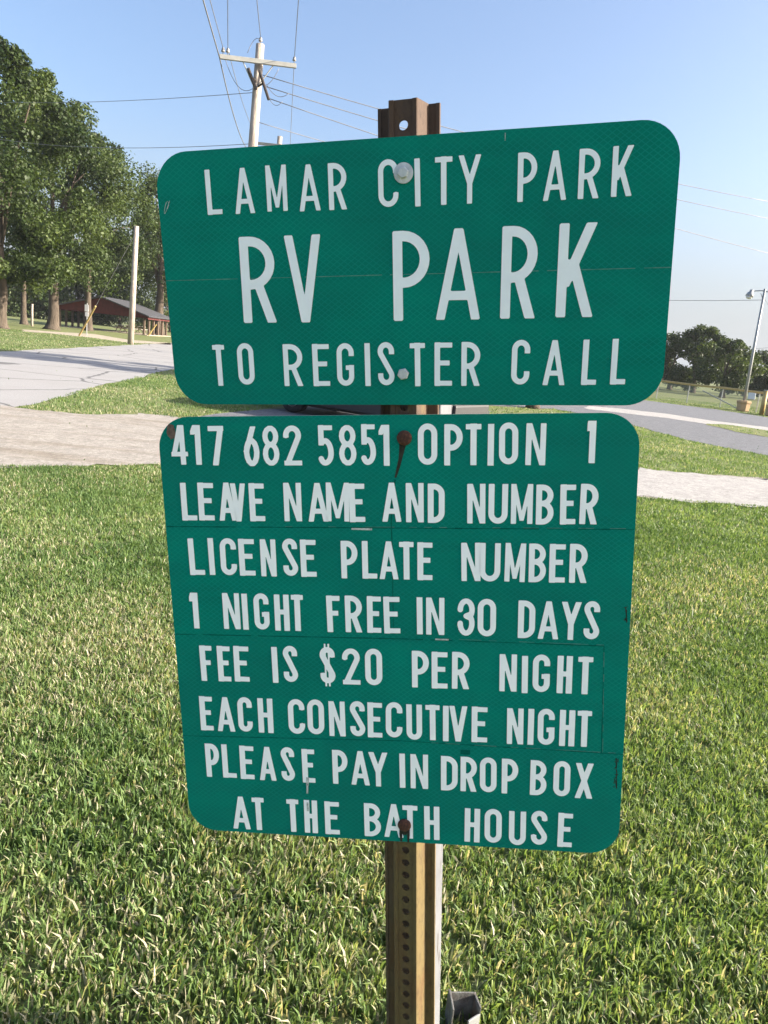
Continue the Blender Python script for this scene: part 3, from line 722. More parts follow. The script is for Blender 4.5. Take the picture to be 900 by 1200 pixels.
# white car parked on the lot behind the sign
def car(loc, rz):
    t = thing('parked_car', loc, 'white car parked on the grey lot, mostly hidden behind the two signs', 'car', rz=rz)
    # local: +x is the front; lofted body
    st = [(-2.14, .52, .42, .80), (-2.10, .74, .30, .95), (-1.9, .83, .24, 1.0), (-1.2, .88, .22, 1.0), (0, .89, .22, .98), (1.0, .88, .22, .96), (1.6, .85, .24, .90), (2.0, .78, .28, .82), (2.16, .60, .36, .70)]
    def ring(x, w, z0, z1):
        r = .10; return [(x, -w+r, z0), (x, w-r, z0), (x, w, z0+r), (x, w*1.0, (z0+z1)/2), (x, w*.97, z1-r), (x, w*.90, z1), (x, -w*.90, z1), (x, -w*.97, z1-r), (x, -w, (z0+z1)/2), (x, -w, z0+r)]
    def loft(rings, name, mat):
        b = MB(); vs = [p for r in rings for p in r]; n = len(rings[0]); fs = []
        for i in range(len(rings)-1):
            for k in range(n): fs.append((i*n+k, (i+1)*n+k, (i+1)*n+(k+1) % n, i*n+(k+1) % n))
        fs += [tuple(range(n)), tuple(reversed(range((len(rings)-1)*n, len(rings)*n)))]
        b.add(vs, fs); return b.build(name, mat, t, True)
    loft([ring(*s) for s in st], 'body', M_CAR)
    cb = [(-1.95, .76, .99, 1.0), (-1.55, .74, .98, 1.40), (-1.1, .72, .98, 1.49), (-.2, .72, .97, 1.52), (.35, .71, .96, 1.46), (1.05, .74, .95, .98)]
    def cring(x, w, z0, z1): return [(x, -w, z0), (x, w, z0), (x, w*.86, z1-.03), (x, w*.78, z1), (x, -w*.78, z1), (x, -w*.86, z1-.03)]
    loft([cring(*s) for s in cb], 'cabin', M_CAR)
    for s in (-1, 1):
        for x0, x1, xa, xb in ((-.35, .72, -.30, .33), (-1.28, -.42, -1.02, -.36)):
            b = MB(); y0, y1 = .745*s, .655*s
            b.add([(x0, y0, 1.02), (x1, y0, 1.02), (xb, y1, 1.40), (xa, y1, 1.40), (x0, y0-s*.03, 1.02), (x1, y0-s*.03, 1.02), (xb, y1-s*.03, 1.40), (xa, y1-s*.03, 1.40)], [(0,1,2,3), (7,6,5,4), (0,4,5,1), (1,5,6,2), (2,6,7,3), (3,7,4,0)])
            b.build('window', M_GLASS, t)
        b = MB(); b.box((-2.06, s*.62, .84), (.16, .26, .16)); b.build('tail_light', M_TAIL, t, bevel=.02)
        b = MB(); b.box((-2.13, s*.55, .42), (.06, .24, .07)); b.build('reflector', M_TAIL, t, bevel=.01)
        b = MB(); b.box((2.02, s*.60, .68), (.20, .26, .12)); b.build('headlight', M_HEAD, t, bevel=.02)
        b = MB(); b.box((.62, s*.95, 1.03), (.12, .18, .12)); b.build('mirror', M_CAR, t, bevel=.02)
        for x in (-1.32, 1.34):
            Mw = Matrix.Translation((x, s*.80, .315)) @ Matrix.Rotation(-s*math.pi/2, 4, 'X')
            w = MB(); w.lathe([(.19, -.10), (.29, -.11), (.315, -.08), (.315, .08), (.29, .11), (.19, .10)], Mw, 24); wo_ = w.build('wheel', M_RUBBER, t, True)
            w = MB(); w.lathe([(.19, -.02), (.19, .105), (.15, .075), (.05, .085), (.01, .09)], Mw, 20); w.build('rim', M_ALU, wo_, True)
    b = MB(); b.box((-2.12, 0, .42), (.16, 1.5, .34)); b.build('bumper', M_BPLAST, t, bevel=.04)
    b = MB(); b.box((2.08, 0, .34), (.16, 1.35, .18)); b.build('bumper', M_BPLAST, t, bevel=.04)
    for s in (-1, 1):
        b = MB(); b.box((0, s*.87, .36), (1.95, .08, .30)); b.build('sill', M_BPLAST, t, bevel=.02)
        b = MB(); b.box((-1.90, s*.80, .42), (.46, .18, .34)); b.build('bumper_corner', M_BPLAST, t, bevel=.03)
        b = MB(); b.box((-1.98, s*.885, .47), (.20, .04, .06)); b.build('side_marker', M_TAIL, t, bevel=.01)
        b = MB(); b.box((1.92, s*.79, .36), (.40, .12, .22)); b.build('bumper_corner', M_BPLAST, t, bevel=.03)
    b = MB(); b.box((0, 0, .20), (3.9, 1.4, .10)); b.build('underbody', M_BPLAST, t)
    return t
car((-.45, 15.0, .012), math.radians(180-30))

# ================================================================== THE SIGN
def frame(right, down, away, c):
    r, a = Vector(right).normalized(), Vector(away).normalized()
    u = -Vector(down).normalized()
    M = Matrix.Identity(4)
    for i in range(3): M[i][0] = r[i]; M[i][1] = u[i]; M[i][2] = -a[i]; M[i][3] = c[i]
    return M                                   # local x right, y up, z toward the reader
M_U = frame((.9782, -.1747, .1124), (.1229, .0504, -.9911), (.1675, .9833, .0708), (-.010, 1.1569, 1.6023))
M_L = frame((.9878, -.0970, .1215), (.1212, -.0097, -.9926), (.0975, .9952, .0022), (.0381, 1.1636, 1.0220))
upL = M_L.to_3x3() @ Vector((.0104, 1, 0)); upL.normalize()
fr0 = M_L.to_3x3() @ Vector((0, 0, 1))
rot = Matrix.Rotation(math.radians(-9.5), 3, upL)
aw = -(rot @ fr0); aw = (aw - upL*aw.dot(upL)).normalized(); rg = aw.cross(upL).normalized()
PO = M_L @ Vector((.0185, 0, -.0075))
M_P = Matrix.Identity(4)
for i in range(3): M_P[i][0] = rg[i]; M_P[i][1] = aw[i]; M_P[i][2] = upL[i]; M_P[i][3] = PO[i]
foot = M_P @ Vector((0, 0, -1.035)); foot.z = 0
root = thing('park_sign', foot, 'two green road signs with white lettering bolted to a rusty channel post', 'sign')
RI = Matrix.Translation(-foot)
# post: hat section channel with a row of real holes
Z0, Z1 = -1.22, .829
pb_ = MB()
T = .0042
def lengthwise(poly): pb_.prism(poly, Matrix.Translation((0, 0, Z0)), Z1-Z0)
for s in (-1, 1):
    def S(pl): return [(s*x, y) for x, y in (pl if s > 0 else list(reversed(pl)))]
    lengthwise(S([(.0140, -.0016), (.0205, -.0022), (.0218, -.0006), (.0190, T+.001), (.0140, T)]))        # rib
    lengthwise(S([(.0218, -.0006), (.0310, .0310), (.0275, .0352), (.0190, T+.001)]))                        # flank
    lengthwise(S([(.0310, .0310), (.0420, .0310), (.0420, .0352), (.0275, .0352)]))                          # flange
    lengthwise(S([(.0420, .0296), (.0475, .0300), (.0480, .0345), (.0420, .0352)]))                          # lip
HR, PIT = .0071, .0254
zc = Z1-.034; cells = []
zt2 = Z1; n16 = 16
def strip(z0, z1): pb_.box((0, T/2, (z0+z1)/2), (.028, T, z1-z0))
strip(zc+PIT/2, Z1)
while zc-PIT/2 > Z0:
    b0_ = len(pb_.v); ring, sq = [], []
    for k in range(n16):
        w = 2*math.pi*k/n16+math.pi/n16; c_, s_ = math.cos(w), math.sin(w); mxx = max(abs(c_)/.014, abs(s_)/(PIT/2))
        ring.append((HR*c_, HR*s_)); sq.append((c_/mxx, s_/mxx))
    # square the corners
    for k in range(n16):
        if k % 4 == 1: pass
    vs = [(x, 0, zc+z) for x, z in ring]+[(x, 0, zc+z) for x, z in sq]+[(x, T, zc+z) for x, z in ring]+[(x, T, zc+z) for x, z in sq]
    fs = []
    for k in range(n16):
        k2 = (k+1) % n16
        fs += [(k, n16+k, n16+k2, k2), (2*n16+k, 2*n16+k2, 3*n16+k2, 3*n16+k), (k, k2, 2*n16+k2, 2*n16+k)]
    # corner triangles of the cell
    base = len(vs)
    for cx, cz in ((.014, PIT/2), (-.014, PIT/2), (-.014, -PIT/2), (.014, -PIT/2)):
        a_ = math.atan2(cz, cx) % (2*math.pi)
        ks = [k for k in range(n16)]
        k = int(((a_-math.pi/n16) % (2*math.pi))/(2*math.pi/n16)) % n16; k2 = (k+1) % n16
        vs += [(cx, 0, zc+cz), (cx, T, zc+cz)]; i = len(vs)
        fs += [(n16+k, i-2, n16+k2), (3*n16+k, 3*n16+k2, i-1)]
    pb_.add(vs, fs); zc -= PIT
strip(Z0, zc+PIT/2)
pb_.build('post', M_POST, root, M=RI @ M_P)

# ------------------------------------------------------------------ lettering: highway-style strokes cut as film
def stroke_field(segs, discs, X, Y):
    D = np.full(X.shape, 9.0)
    for (x0, y0, x1, y1, t) in segs:
        dx, dy = x1-x0, y1-y0; L = math.hypot(dx, dy)
        if L < 1e-7: continue
        ux, uy = dx/L, dy/L
        a = (X-x0)*ux+(Y-y0)*uy; b = np.abs(-(X-x0)*uy+(Y-y0)*ux)
        D = np.minimum(D, np.maximum(b-t/2, np.maximum(-a, a-L)))
    for (x, y, t) in discs: D = np.minimum(D, np.hypot(X-x, Y-y)-t/2)
    return D
def glyph(ch, w, h, t):
    """signed field pieces of one letter: boxes (butt ended), round joints, diagonals cut at cap lines"""
    sg, dc, dg = [], [], []
    def bar(x0, y0, x1, y1): sg.append((x0, y0, x1, y1, t))
    def vs(x): bar(x, 0, x, h)
    def hs(y, x0=0, x1=None): sg.append((x0, y, w if x1 is None else x1, y, t*.88))
    def path(p, tt=None):
        tt = tt or t
        for i in range(len(p)-1): sg.append((*p[i], *p[i+1], tt))
        for q in p[1:-1]: dc.append((*q, tt))
    def arc(cx, cy, rx, ry, a0, a1, n=14): return [(cx+rx*math.cos(math.radians(a0+(a1-a0)*i/n)), cy+ry*math.sin(math.radians(a0+(a1-a0)*i/n))) for i in range(n+1)]
    def diag(x0, x1, y0=0, y1=None, tt=None): dg.append((x0, y0, x1, h if y1 is None else y1, (tt or t)))
    thin = {'A': .84, 'V': .86, 'Y': .88, 'K': .90, 'X': .88, 'N': .86, 'M': .82, 'O': .92, 'C': .92, 'G': .92, 'S': .92, '0': .92, 'U': .92, 'B': .90, 'R': .92, 'D': .94, 'P': .94, '8': .84, '6': .88, '4': .86, '5': .88, '3': .88, '2': .90}
    t = t*thin.get(ch, .96)
    a = t/2; rx = (w-t)/2; ry = min(rx*1.12, h*.25); cx = w/2
    th, bh = h-a, a
    if ch == 'I': sg.append((w/2, 0, w/2, h, t))
    elif ch == 'L': vs(a); hs(a)
    elif ch == 'T': vs(w/2); hs(h-a)
    elif ch == 'E': vs(a); hs(a); hs(h-a); hs(h*.53, 0, w*.86)
    elif ch == 'F': vs(a); hs(h-a); hs(h*.52, 0, w*.86)
    elif ch == 'H': vs(a); vs(w-a); hs(h*.52)
    elif ch == 'N': vs(a); vs(w-a); diag(w-t*.62, t*.62, tt=t*.80)
    elif ch == 'M': vs(a*.95); vs(w-a*.95); diag(cx, t*.55, h*.08, tt=t*.76); diag(cx, w-t*.55, h*.08, tt=t*.76)
    elif ch == 'A': diag(t*.52, cx); diag(w-t*.52, cx); bar(w*.2, h*.27, w*.8, h*.27)
    elif ch == 'V': diag(cx, t*.52); diag(cx, w-t*.52)
    elif ch == 'Y': diag(cx, t*.55, h*.42); diag(cx, w-t*.55, h*.42); bar(cx, 0, cx, h*.50)
    elif ch == 'X': diag(t*.55, w-t*.55); diag(w-t*.55, t*.55)
    elif ch == 'K': vs(a); diag(t*.7, w-t*.62, h*.33); diag(w-t*.58, t*1.45, 0, h*.62)
    elif ch in 'PR':
        r = h*.26
        rxx = min(rx*1.05, r)
        vs(a); y0, y1 = h*(.43 if ch == 'P' else .45), h-a
        rr = (y1-y0)/2; rxx = min(rr, w-t*1.6)
        path([(0, y1), (w-a-rxx, y1)]+arc(w-a-rxx, (y0+y1)/2, rxx, rr, 90, -90)+[(0, y0)])
        if ch == 'R': diag(w-t*.56, w*.50, 0, y0)
    elif ch == 'B':
        vs(a)
        for y0, y1, ww in ((h*.53, h-a, w*.97), (a, h*.53, w)):
            rr = (y1-y0)/2; rxx = min(rr, ww-t*1.6)
            path([(0, y1), (ww-a-rxx, y1)]+arc(ww-a-rxx, (y0+y1)/2, rxx, rr, 90, -90)+[(0, y0)])
    elif ch == 'D':
        vs(a); r = min(w-t*1.5, h*.30)
        path([(0, th), (w-a-r, th)]+arc(w-a-r, th-r, r, r, 90, 0)+arc(w-a-r, bh+r, r, r, 0, -90)+[(0, bh)])
    elif ch in 'O0':
        path(arc(cx, th-ry, rx, ry, 0, 180)+arc(cx, bh+ry, rx, ry, 180, 360)+[(w-a, th-ry)]); dc.append((w-a, th-ry, t))
    elif ch == 'U': path([(a, h)]+arc(cx, bh+ry, rx, ry, 180, 360)+[(w-a, h)])
    elif ch in 'CG':
        p = [(w-a, h*.70)]+arc(cx, th-ry, rx, ry, 0, 180)+arc(cx, bh+ry, rx, ry, 180, 360)
        if ch == 'C': path(p+[(w-a, h*.30)])
        else: path(p+[(w-a, h*.49)]); hs(h*.49-a, w*.52)
    elif ch in 'S$':
        r2 = min(ry, h*.23)
        path([(w-a, h*.72)]+arc(cx, th-r2, rx, r2, 0, 205)+arc(cx, bh+r2, rx, r2, 25, -180)+[(a, h*.28)])
        if ch == '$':
            for x in (w*.36, w*.60): sg.append((x, -h*.09, x, h*1.09, t*.28))
    elif ch == '1': sg.append((w-a*1.05, 0, w-a*1.05, h, t*.98)); dg.append((0, h*.76, w-t*.9, h, t*.85))
    elif ch == '2': path([(a, h*.70)]+arc(cx, th-ry, rx, ry, 180, -18)+[(t*.75, t*.7)]); hs(a)
    elif ch == '3':
        r2 = h*.235
        path([(a, h*.74)]+arc(cx, th-r2, rx, r2, 180, -60)+[(cx*.98, h*.53)]); path([(cx*.98, h*.53)]+arc(cx, bh+r2*1.12, rx, r2*1.12, 62, -180)+[(a, h*.27)]); dc.append((cx, h*.53, t))
    elif ch == '4': bar(w*.70, 0, w*.70, h); hs(h*.27); dg.append((t*.45, h*.22, w*.64, h, t*.95))
    elif ch == '5':
        hs(h-a, w*.08, w*.95); bar(w*.08+a, h*.50, w*.08+a, h)
        r2 = h*.30
        path([(w*.16, h*.575)]+arc(cx*.9, h*.62-r2, w-a-cx*.9, r2, 80, 0)+arc(cx*.9, a+r2*.8, w-a-cx*.9, r2*.8, 0, -90)+arc(cx*.9, a+r2*.8, cx*.9-a, r2*.8, -90, -150))
    elif ch == '6':
        r2 = h*.29
        path(arc(cx, bh+r2, rx, r2, 0, 360)); dc.append((w-a, bh+r2, t)); dg.append((t*.42, h*.36, w*.66, h, t))
    elif ch == '7': hs(h-a); dg.append((w*.36, 0, w-t*.52, h-a, t))
    elif ch == '8':
        r2 = (h*.53-a)/2; r1 = (th-h*.53)/2
        for cy, rr, k in ((h*.53+r1, r1, .94), (a+r2, r2, 1.0)):
            path(arc(cx, cy, rx*k, rr, 0, 360)); dc.append((cx+rx*k, cy, t))
    return sg, dc, dg
def letter_mesh(ch, w, h, t, V, F, ou, ov, ang):
    sg, dc, dg = glyph(ch, w, h, t)
    cs_ = h/70; mgn = h*.12 if ch == '$' else cs_*2
    nx = int((w+2*cs_*2)/cs_)+2; ny = int((h+2*mgn)/cs_)+2
    xs = -2*cs_+cs_*np.arange(nx); ys = -mgn+cs_*np.arange(ny)
    X, Y = np.meshgrid(xs, ys)
    D = stroke_field(sg, dc, X, Y)
    for (x0, y0, x1, y1, tt) in dg:
        L = math.hypot(x1-x0, y1-y0); ux, uy = (x1-x0)/L, (y1-y0)/L
        lo, hi = min(y0, y1), max(y0, y1)
        D = np.minimum(D, np.maximum(np.abs(-(X-x0)*uy+(Y-y0)*ux)-tt/2, np.maximum(lo-Y, Y-hi)))
    if ch not in '$': D = np.maximum(D, np.maximum(-Y, Y-h))
    ca, sa = math.cos(ang), math.sin(ang); idx = {}
    def vid(key, x, y):
        if key not in idx:
            x -= w/2; y -= h/2
            idx[key] = len(V); V.append((ou+x*ca-y*sa, ov+x*sa+y*ca, 0))
        return idx[key]
    ins = D < 0
    for j in range(ny-1):
        i = 0
        while i < nx-1:
            q = (ins[j, i], ins[j, i+1], ins[j+1, i+1], ins[j+1, i])
            if not any(q): i += 1; continue
            if all(q):
                i2 = i
                while i2 < nx-1 and ins[j, i2+1] and ins[j+1, i2+1]: i2 += 1
                top = [vid((j+1, k), xs[k], ys[j+1]) for k in (range(i2, i-1, -1))]
                bot = [vid((j, k), xs[k], ys[j]) for k in range(i, i2+1)]
                F.append(tuple(bot+top)); i = i2; continue
            cor = ((j, i), (j, i+1), (j+1, i+1), (j+1, i)); pl = []
            for k in range(4):
                a_, b_ = cor[k], cor[(k+1) % 4]
                if ins[a_]: pl.append(vid(a_, xs[a_[1]], ys[a_[0]]))
                if ins[a_] != ins[b_]:
                    lo_, hi_ = sorted((a_, b_)); da, db = D[lo_], D[hi_]; f = da/(da-db)
                    pl.append(vid((lo_, hi_), xs[lo_[1]]+f*(xs[hi_[1]]-xs[lo_[1]]), ys[lo_[0]]+f*(ys[hi_[0]]-ys[lo_[0]])))
            if len(pl) >= 3: F.append(tuple(pl))
            i += 1
LINES = [
 ('U', 0.127, 0.0638, [('L',-0.2884,0.1311,0.0239), ('A',-0.2398,0.1306,0.0314), ('M',-0.1879,0.1316,0.0315), ('A',-0.1373,0.1297,0.0327), ('R',-0.0939,0.1294,0.0274), ('C',-0.0180,0.1298,0.0295), ('I',0.0248,0.1285,0.0082), ('T',0.0627,0.1289,0.0247), ('Y',0.0997,0.1288,0.0323), ('P',0.1800,0.1277,0.0265), ('A',0.2179,0.1275,0.0318), ('R',0.2637,0.1276,0.0283), ('K',0.3077,0.1283,0.0278)]),
 ('U', 0.12, 0.1278, [('R',-0.2260,0.0016,0.0553), ('V',-0.1522,0.0008,0.0577), ('P',0.0141,0.0003,0.0549), ('A',0.0840,0.0005,0.0661), ('R',0.1718,0.0004,0.0508), ('K',0.2525,0.0008,0.0531)]),
 ('U', 0.134, 0.0653, [('T',-0.3012,-0.1276,0.0200), ('O',-0.2559,-0.1258,0.0273), ('R',-0.1769,-0.1283,0.0313), ('E',-0.1309,-0.1286,0.0271), ('G',-0.0915,-0.1280,0.0273), ('I',-0.0561,-0.1285,0.0073), ('S',-0.0268,-0.1273,0.0257), ('T',0.0223,-0.1290,0.0232), ('E',0.0618,-0.1287,0.0268), ('R',0.1034,-0.1286,0.0282), ('C',0.1775,-0.1267,0.0267), ('A',0.2262,-0.1278,0.0322), ('L',0.2769,-0.1278,0.0213), ('L',0.3178,-0.1272,0.0212)]),
 ('L', 0.152, 0.0648, [('4',-0.3467,0.3308,0.0278), ('1',-0.3170,0.3307,0.0152), ('7',-0.2832,0.3296,0.0258), ('6',-0.2251,0.3278,0.0256), ('8',-0.1929,0.3288,0.0271), ('2',-0.1571,0.3288,0.0291), ('5',-0.1035,0.3290,0.0262), ('8',-0.0677,0.3289,0.0278), ('5',-0.0348,0.3300,0.0248), ('1',-0.0081,0.3286,0.0154), ('O',0.0595,0.3302,0.0302), ('P',0.0999,0.3289,0.0286), ('T',0.1310,0.3294,0.0239), ('I',0.1577,0.3287,0.0091), ('O',0.1849,0.3307,0.0292), ('N',0.2263,0.3292,0.0302), ('1',0.3104,0.3322,0.0115)]),
 ('L', 0.155, 0.0638, [('L',-0.3373,0.2363,0.0260), ('E',-0.3076,0.2366,0.0266), ('A',-0.2714,0.2368,0.0303), ('V',-0.2528,0.2355,0.0257), ('E',-0.2211,0.2359,0.0253), ('N',-0.1611,0.2366,0.0292), ('A',-0.1193,0.2364,0.0336), ('M',-0.0867,0.2370,0.0372), ('E',-0.0550,0.2358,0.0252), ('A',0.0013,0.2371,0.0312), ('N',0.0384,0.2365,0.0284), ('D',0.0726,0.2357,0.0268), ('N',0.1359,0.2354,0.0285), ('U',0.1701,0.2353,0.0301), ('M',0.2070,0.2353,0.0332), ('B',0.2424,0.2344,0.0271), ('E',0.2776,0.2348,0.0236), ('R',0.3097,0.2356,0.0272)]),
 ('L', 0.155, 0.0638, [('L',-0.3312,0.1419,0.0261), ('I',-0.3050,0.1427,0.0055), ('C',-0.2754,0.1429,0.0277), ('E',-0.2436,0.1422,0.0270), ('N',-0.2068,0.1417,0.0263), ('S',-0.1695,0.1434,0.0249), ('E',-0.1389,0.1420,0.0262), ('P',-0.0703,0.1406,0.0274), ('L',-0.0368,0.1407,0.0244), ('A',-0.0051,0.1405,0.0314), ('T',0.0239,0.1404,0.0234), ('E',0.0539,0.1397,0.0245), ('N',0.1279,0.1398,0.0305), ('U',0.1584,0.1396,0.0330), ('M',0.1982,0.1398,0.0318), ('B',0.2332,0.1396,0.0269), ('E',0.2641,0.1394,0.0247), ('R',0.2969,0.1399,0.0275)]),
 ('L', 0.155, 0.0641, [('1',-0.3410,0.0464,0.0133), ('N',-0.2762,0.0470,0.0293), ('I',-0.2523,0.0465,0.0088), ('G',-0.2235,0.0477,0.0260), ('H',-0.1882,0.0463,0.0254), ('T',-0.1614,0.0467,0.0203), ('F',-0.0999,0.0463,0.0226), ('R',-0.0658,0.0469,0.0284), ('E',-0.0314,0.0467,0.0235), ('E',-0.0017,0.0465,0.0269), ('I',0.0446,0.0464,0.0094), ('N',0.0702,0.0463,0.0300), ('3',0.1206,0.0461,0.0279), ('0',0.1542,0.0460,0.0296), ('D',0.2181,0.0445,0.0272), ('A',0.2529,0.0440,0.0330), ('Y',0.2885,0.0437,0.0317), ('S',0.3210,0.0457,0.0245)]),
 ('L', 0.155, 0.0655, [('F',-0.3272,-0.0494,0.0216), ('E',-0.2956,-0.0494,0.0228), ('E',-0.2644,-0.0486,0.0264), ('I',-0.2052,-0.0484,0.0107), ('S',-0.1778,-0.0457,0.0248), ('$',-0.1132,-0.0458,0.0259), ('2',-0.0725,-0.0472,0.0302), ('0',-0.0341,-0.0464,0.0290), ('P',0.0449,-0.0479,0.0285), ('E',0.0769,-0.0486,0.0264), ('R',0.1121,-0.0478,0.0290), ('N',0.1900,-0.0493,0.0282), ('I',0.2172,-0.0513,0.0086), ('G',0.2438,-0.0482,0.0277), ('H',0.2814,-0.0493,0.0244), ('T',0.3141,-0.0495,0.0235)]),
 ('L', 0.155, 0.0650, [('E',-0.3340,-0.1442,0.0231), ('A',-0.2988,-0.1443,0.0320), ('C',-0.2636,-0.1430,0.0258), ('H',-0.2268,-0.1438,0.0266), ('C',-0.1715,-0.1430,0.0292), ('O',-0.1374,-0.1423,0.0293), ('N',-0.1000,-0.1443,0.0282), ('S',-0.0642,-0.1425,0.0259), ('E',-0.0341,-0.1438,0.0252), ('C',-0.0010,-0.1418,0.0285), ('U',0.0335,-0.1446,0.0266), ('T',0.0649,-0.1440,0.0239), ('I',0.0872,-0.1448,0.0083), ('V',0.1081,-0.1444,0.0305), ('E',0.1437,-0.1443,0.0262), ('N',0.2031,-0.1447,0.0271), ('I',0.2290,-0.1445,0.0077), ('G',0.2540,-0.1434,0.0275), ('H',0.2883,-0.1443,0.0248), ('T',0.3162,-0.1441,0.0230)]),
 ('L', 0.155, 0.0650, [('P',-0.3289,-0.2349,0.0251), ('L',-0.2984,-0.2350,0.0252), ('E',-0.2656,-0.2360,0.0254), ('A',-0.2282,-0.2362,0.0304), ('S',-0.1912,-0.2350,0.0241), ('E',-0.1541,-0.2368,0.0225), ('P',-0.0976,-0.2360,0.0268), ('A',-0.0618,-0.2360,0.0330), ('Y',-0.0304,-0.2369,0.0339), ('I',0.0119,-0.2371,0.0096), ('N',0.0413,-0.2371,0.0303), ('D',0.0930,-0.2379,0.0287), ('R',0.1261,-0.2377,0.0278), ('O',0.1593,-0.2370,0.0282), ('P',0.1959,-0.2378,0.0276), ('B',0.2436,-0.2381,0.0273), ('O',0.2824,-0.2375,0.0276), ('X',0.3192,-0.2395,0.0298)]),
 ('L', 0.155, 0.0650, [('A',-0.2823,-0.3368,0.0325), ('T',-0.2501,-0.3367,0.0219), ('T',-0.1864,-0.3364,0.0217), ('H',-0.1537,-0.3365,0.0239), ('E',-0.1152,-0.3369,0.0261), ('B',-0.0425,-0.3361,0.0295), ('A',-0.0047,-0.3353,0.0342), ('T',0.0241,-0.3360,0.0263), ('H',0.0624,-0.3357,0.0266), ('H',0.1327,-0.3355,0.0263), ('O',0.1687,-0.3342,0.0294), ('U',0.2102,-0.3361,0.0288), ('S',0.2470,-0.3329,0.0273), ('E',0.2908,-0.3346,0.0243)]),
]

TEXT = ['LAMAR CITY PARK', 'RV PARK', 'TO REGISTER CALL', '417 682 5851 OPTION 1', 'LEAVE NAME AND NUMBER', 'LICENSE PLATE NUMBER',
        '1 NIGHT FREE IN 30 DAYS', 'FEE IS $20 PER NIGHT', 'EACH CONSECUTIVE NIGHT', 'PLEASE PAY IN DROP BOX', 'AT THE BATH HOUSE']
def rrect(w, h, r, n=10):
    p = []
    for cx, cy, a0 in ((w/2-r, h/2-r, 0), (-w/2+r, h/2-r, 90), (-w/2+r, -h/2+r, 180), (w/2-r, -h/2+r, 270)):
        p += [(cx+r*math.cos(math.radians(a0+90*i/n)), cy+r*math.sin(math.radians(a0+90*i/n))) for i in range(n+1)]
    return p
def panel(w, h, r, M, label):
    p = rrect(w, h, r); n = len(p); b = MB()
    b.add([(x, y, 0) for x, y in p]+[(x, y, -.0022) for x, y in p], [tuple(range(n))], 0)
    b.f += [tuple(reversed(range(n, 2*n)))]+[(i, n+i, n+(i+1) % n, (i+1) % n) for i in range(n)]; b.m += [1]*(n+1)
    o = b.build('sign_panel', [M_GREEN, M_ALU], root, M=RI @ M); tag(o, label); return o
PU = panel(.762, .381, .052, M_U, 'upper wide green sign panel')
PL = panel(.762, .753, .052, M_L, 'lower square green sign panel')
def film(name, V, F, mat, parent, z, label=None, th=.0007):
    me = bpy.data.meshes.new(name); me.from_pydata(V, [], F); me.materials.append(mat); me.update()
    o = bpy.data.objects.new(name, me); COL.objects.link(o); o.parent = parent; o.location = (0, 0, z)
    if th:
        s = o.modifiers.new('film', 'SOLIDIFY'); s.thickness = th; s.offset = -1
    if label: o['label'] = label
    return o
rl = random.Random(3)
for k, (nm, t, h, items) in enumerate(LINES):
    i0 = 0
    for word in TEXT[k].split():                       # one film part per word
        V, F = [], []
        for (c, u, v, w) in items[i0:i0+len(word)]: letter_mesh(c, w, h, h*t, V, F, u, v, math.radians(rl.gauss(0, .35)))
        i0 += len(word)
        film('lettering', V, F, M_WHITE1 if nm == 'U' else M_WHITE2, PU if nm == 'U' else PL, .0011)
# film joints, scratches, stains lying on the faces
def strip_uv(pts, w, seed=0, gaps=0.0):
    V, F = [], []; r = random.Random(seed)
    for i in range(len(pts)-1):
        a, b = Vector(pts[i]), Vector(pts[i+1]); d = (b-a); n = max(1, int(d.length/.012)); q = Vector((-d.y, d.x)).normalized()
        for k in range(n):
            if r.random() < gaps: continue
            p0, p1 = a+d*(k/n), a+d*((k+1)/n); ww = w*r.uniform(.5, 1.3)/2; j = len(V)
            V += [(*(p0-q*ww), 0), (*(p1-q*ww), 0), (*(p1+q*ww), 0), (*(p0+q*ww), 0)]; F.append((j, j+1, j+2, j+3))
    return V, F
film('film_joint', *strip_uv([(-.3805, .0052), (.3805, .0014)], .0012, 1, .05), M_SEAML, PU, .0003, th=0)
film('film_joint', *strip_uv([(-.379, .1937), (.379, .1957)], .0016, 2, .04), M_SEAM, PL, .0003, th=0)
film('film_joint', *strip_uv([(-.379, .0026), (.013, .0052), (.342, .0022)], .0015, 3, .12), M_SEAM, PL, .0003, th=0)
film('film_joint', *strip_uv([(.342, .0022), (.3455, -.188)], .0012, 13, .12), M_SEAM, PL, .0003, th=0)
film('film_joint', *strip_uv([(-.379, -.1893), (.0104, -.1807), (.3805, -.1878)], .0014, 4, .0), M_SEAM, PL, .0003, th=0)
film('film_joint', *strip_uv([(.06, .0075), (.342, .0040), (.3475, -.186)], .0009, 8, .35), M_SEAML, PL, .00035, th=0)
film('film_joint', *strip_uv([(.05, -.1815), (.3805, -.1860)], .0009, 18, .3), M_SEAML, PL, .00035, th=0)
film('film_joint', *strip_uv([(-.20, .1955), (.379, .1972)], .0010, 28, .5), M_SEAML, PL, .00035, th=0)
film('scratch', *strip_uv([(-.0652, .1926), (-.0315, .1922)], .0026, 5, .1), M_SCRATCH, PL, .0004, th=0)
film('scratch', *strip_uv([(.07, .0060), (.092, .0058)], .0020, 25, .1), M_SCRATCH, PL, .0004, th=0)
film('scratch', *strip_uv([(-.1562, -.258), (-.158, -.29), (-.1585, -.325)], .0042, 6, .15), M_SCRATCH, PL, .0022, th=0)
film('scratch', *strip_uv([(.1483, .186), (.1483, .176)], .0012, 7), M_SCRATCH, PU, .0004, th=0)
V, F = [], []
loop = [(-.3672+.0046*math.cos(w*.7+.5)*math.cos(.5)+.0016*math.sin(w), .1135+.0075*math.sin(w)+.0022*math.cos(w*.7)) for w in [2*math.pi*i/14*1.6 for i in range(15)]]
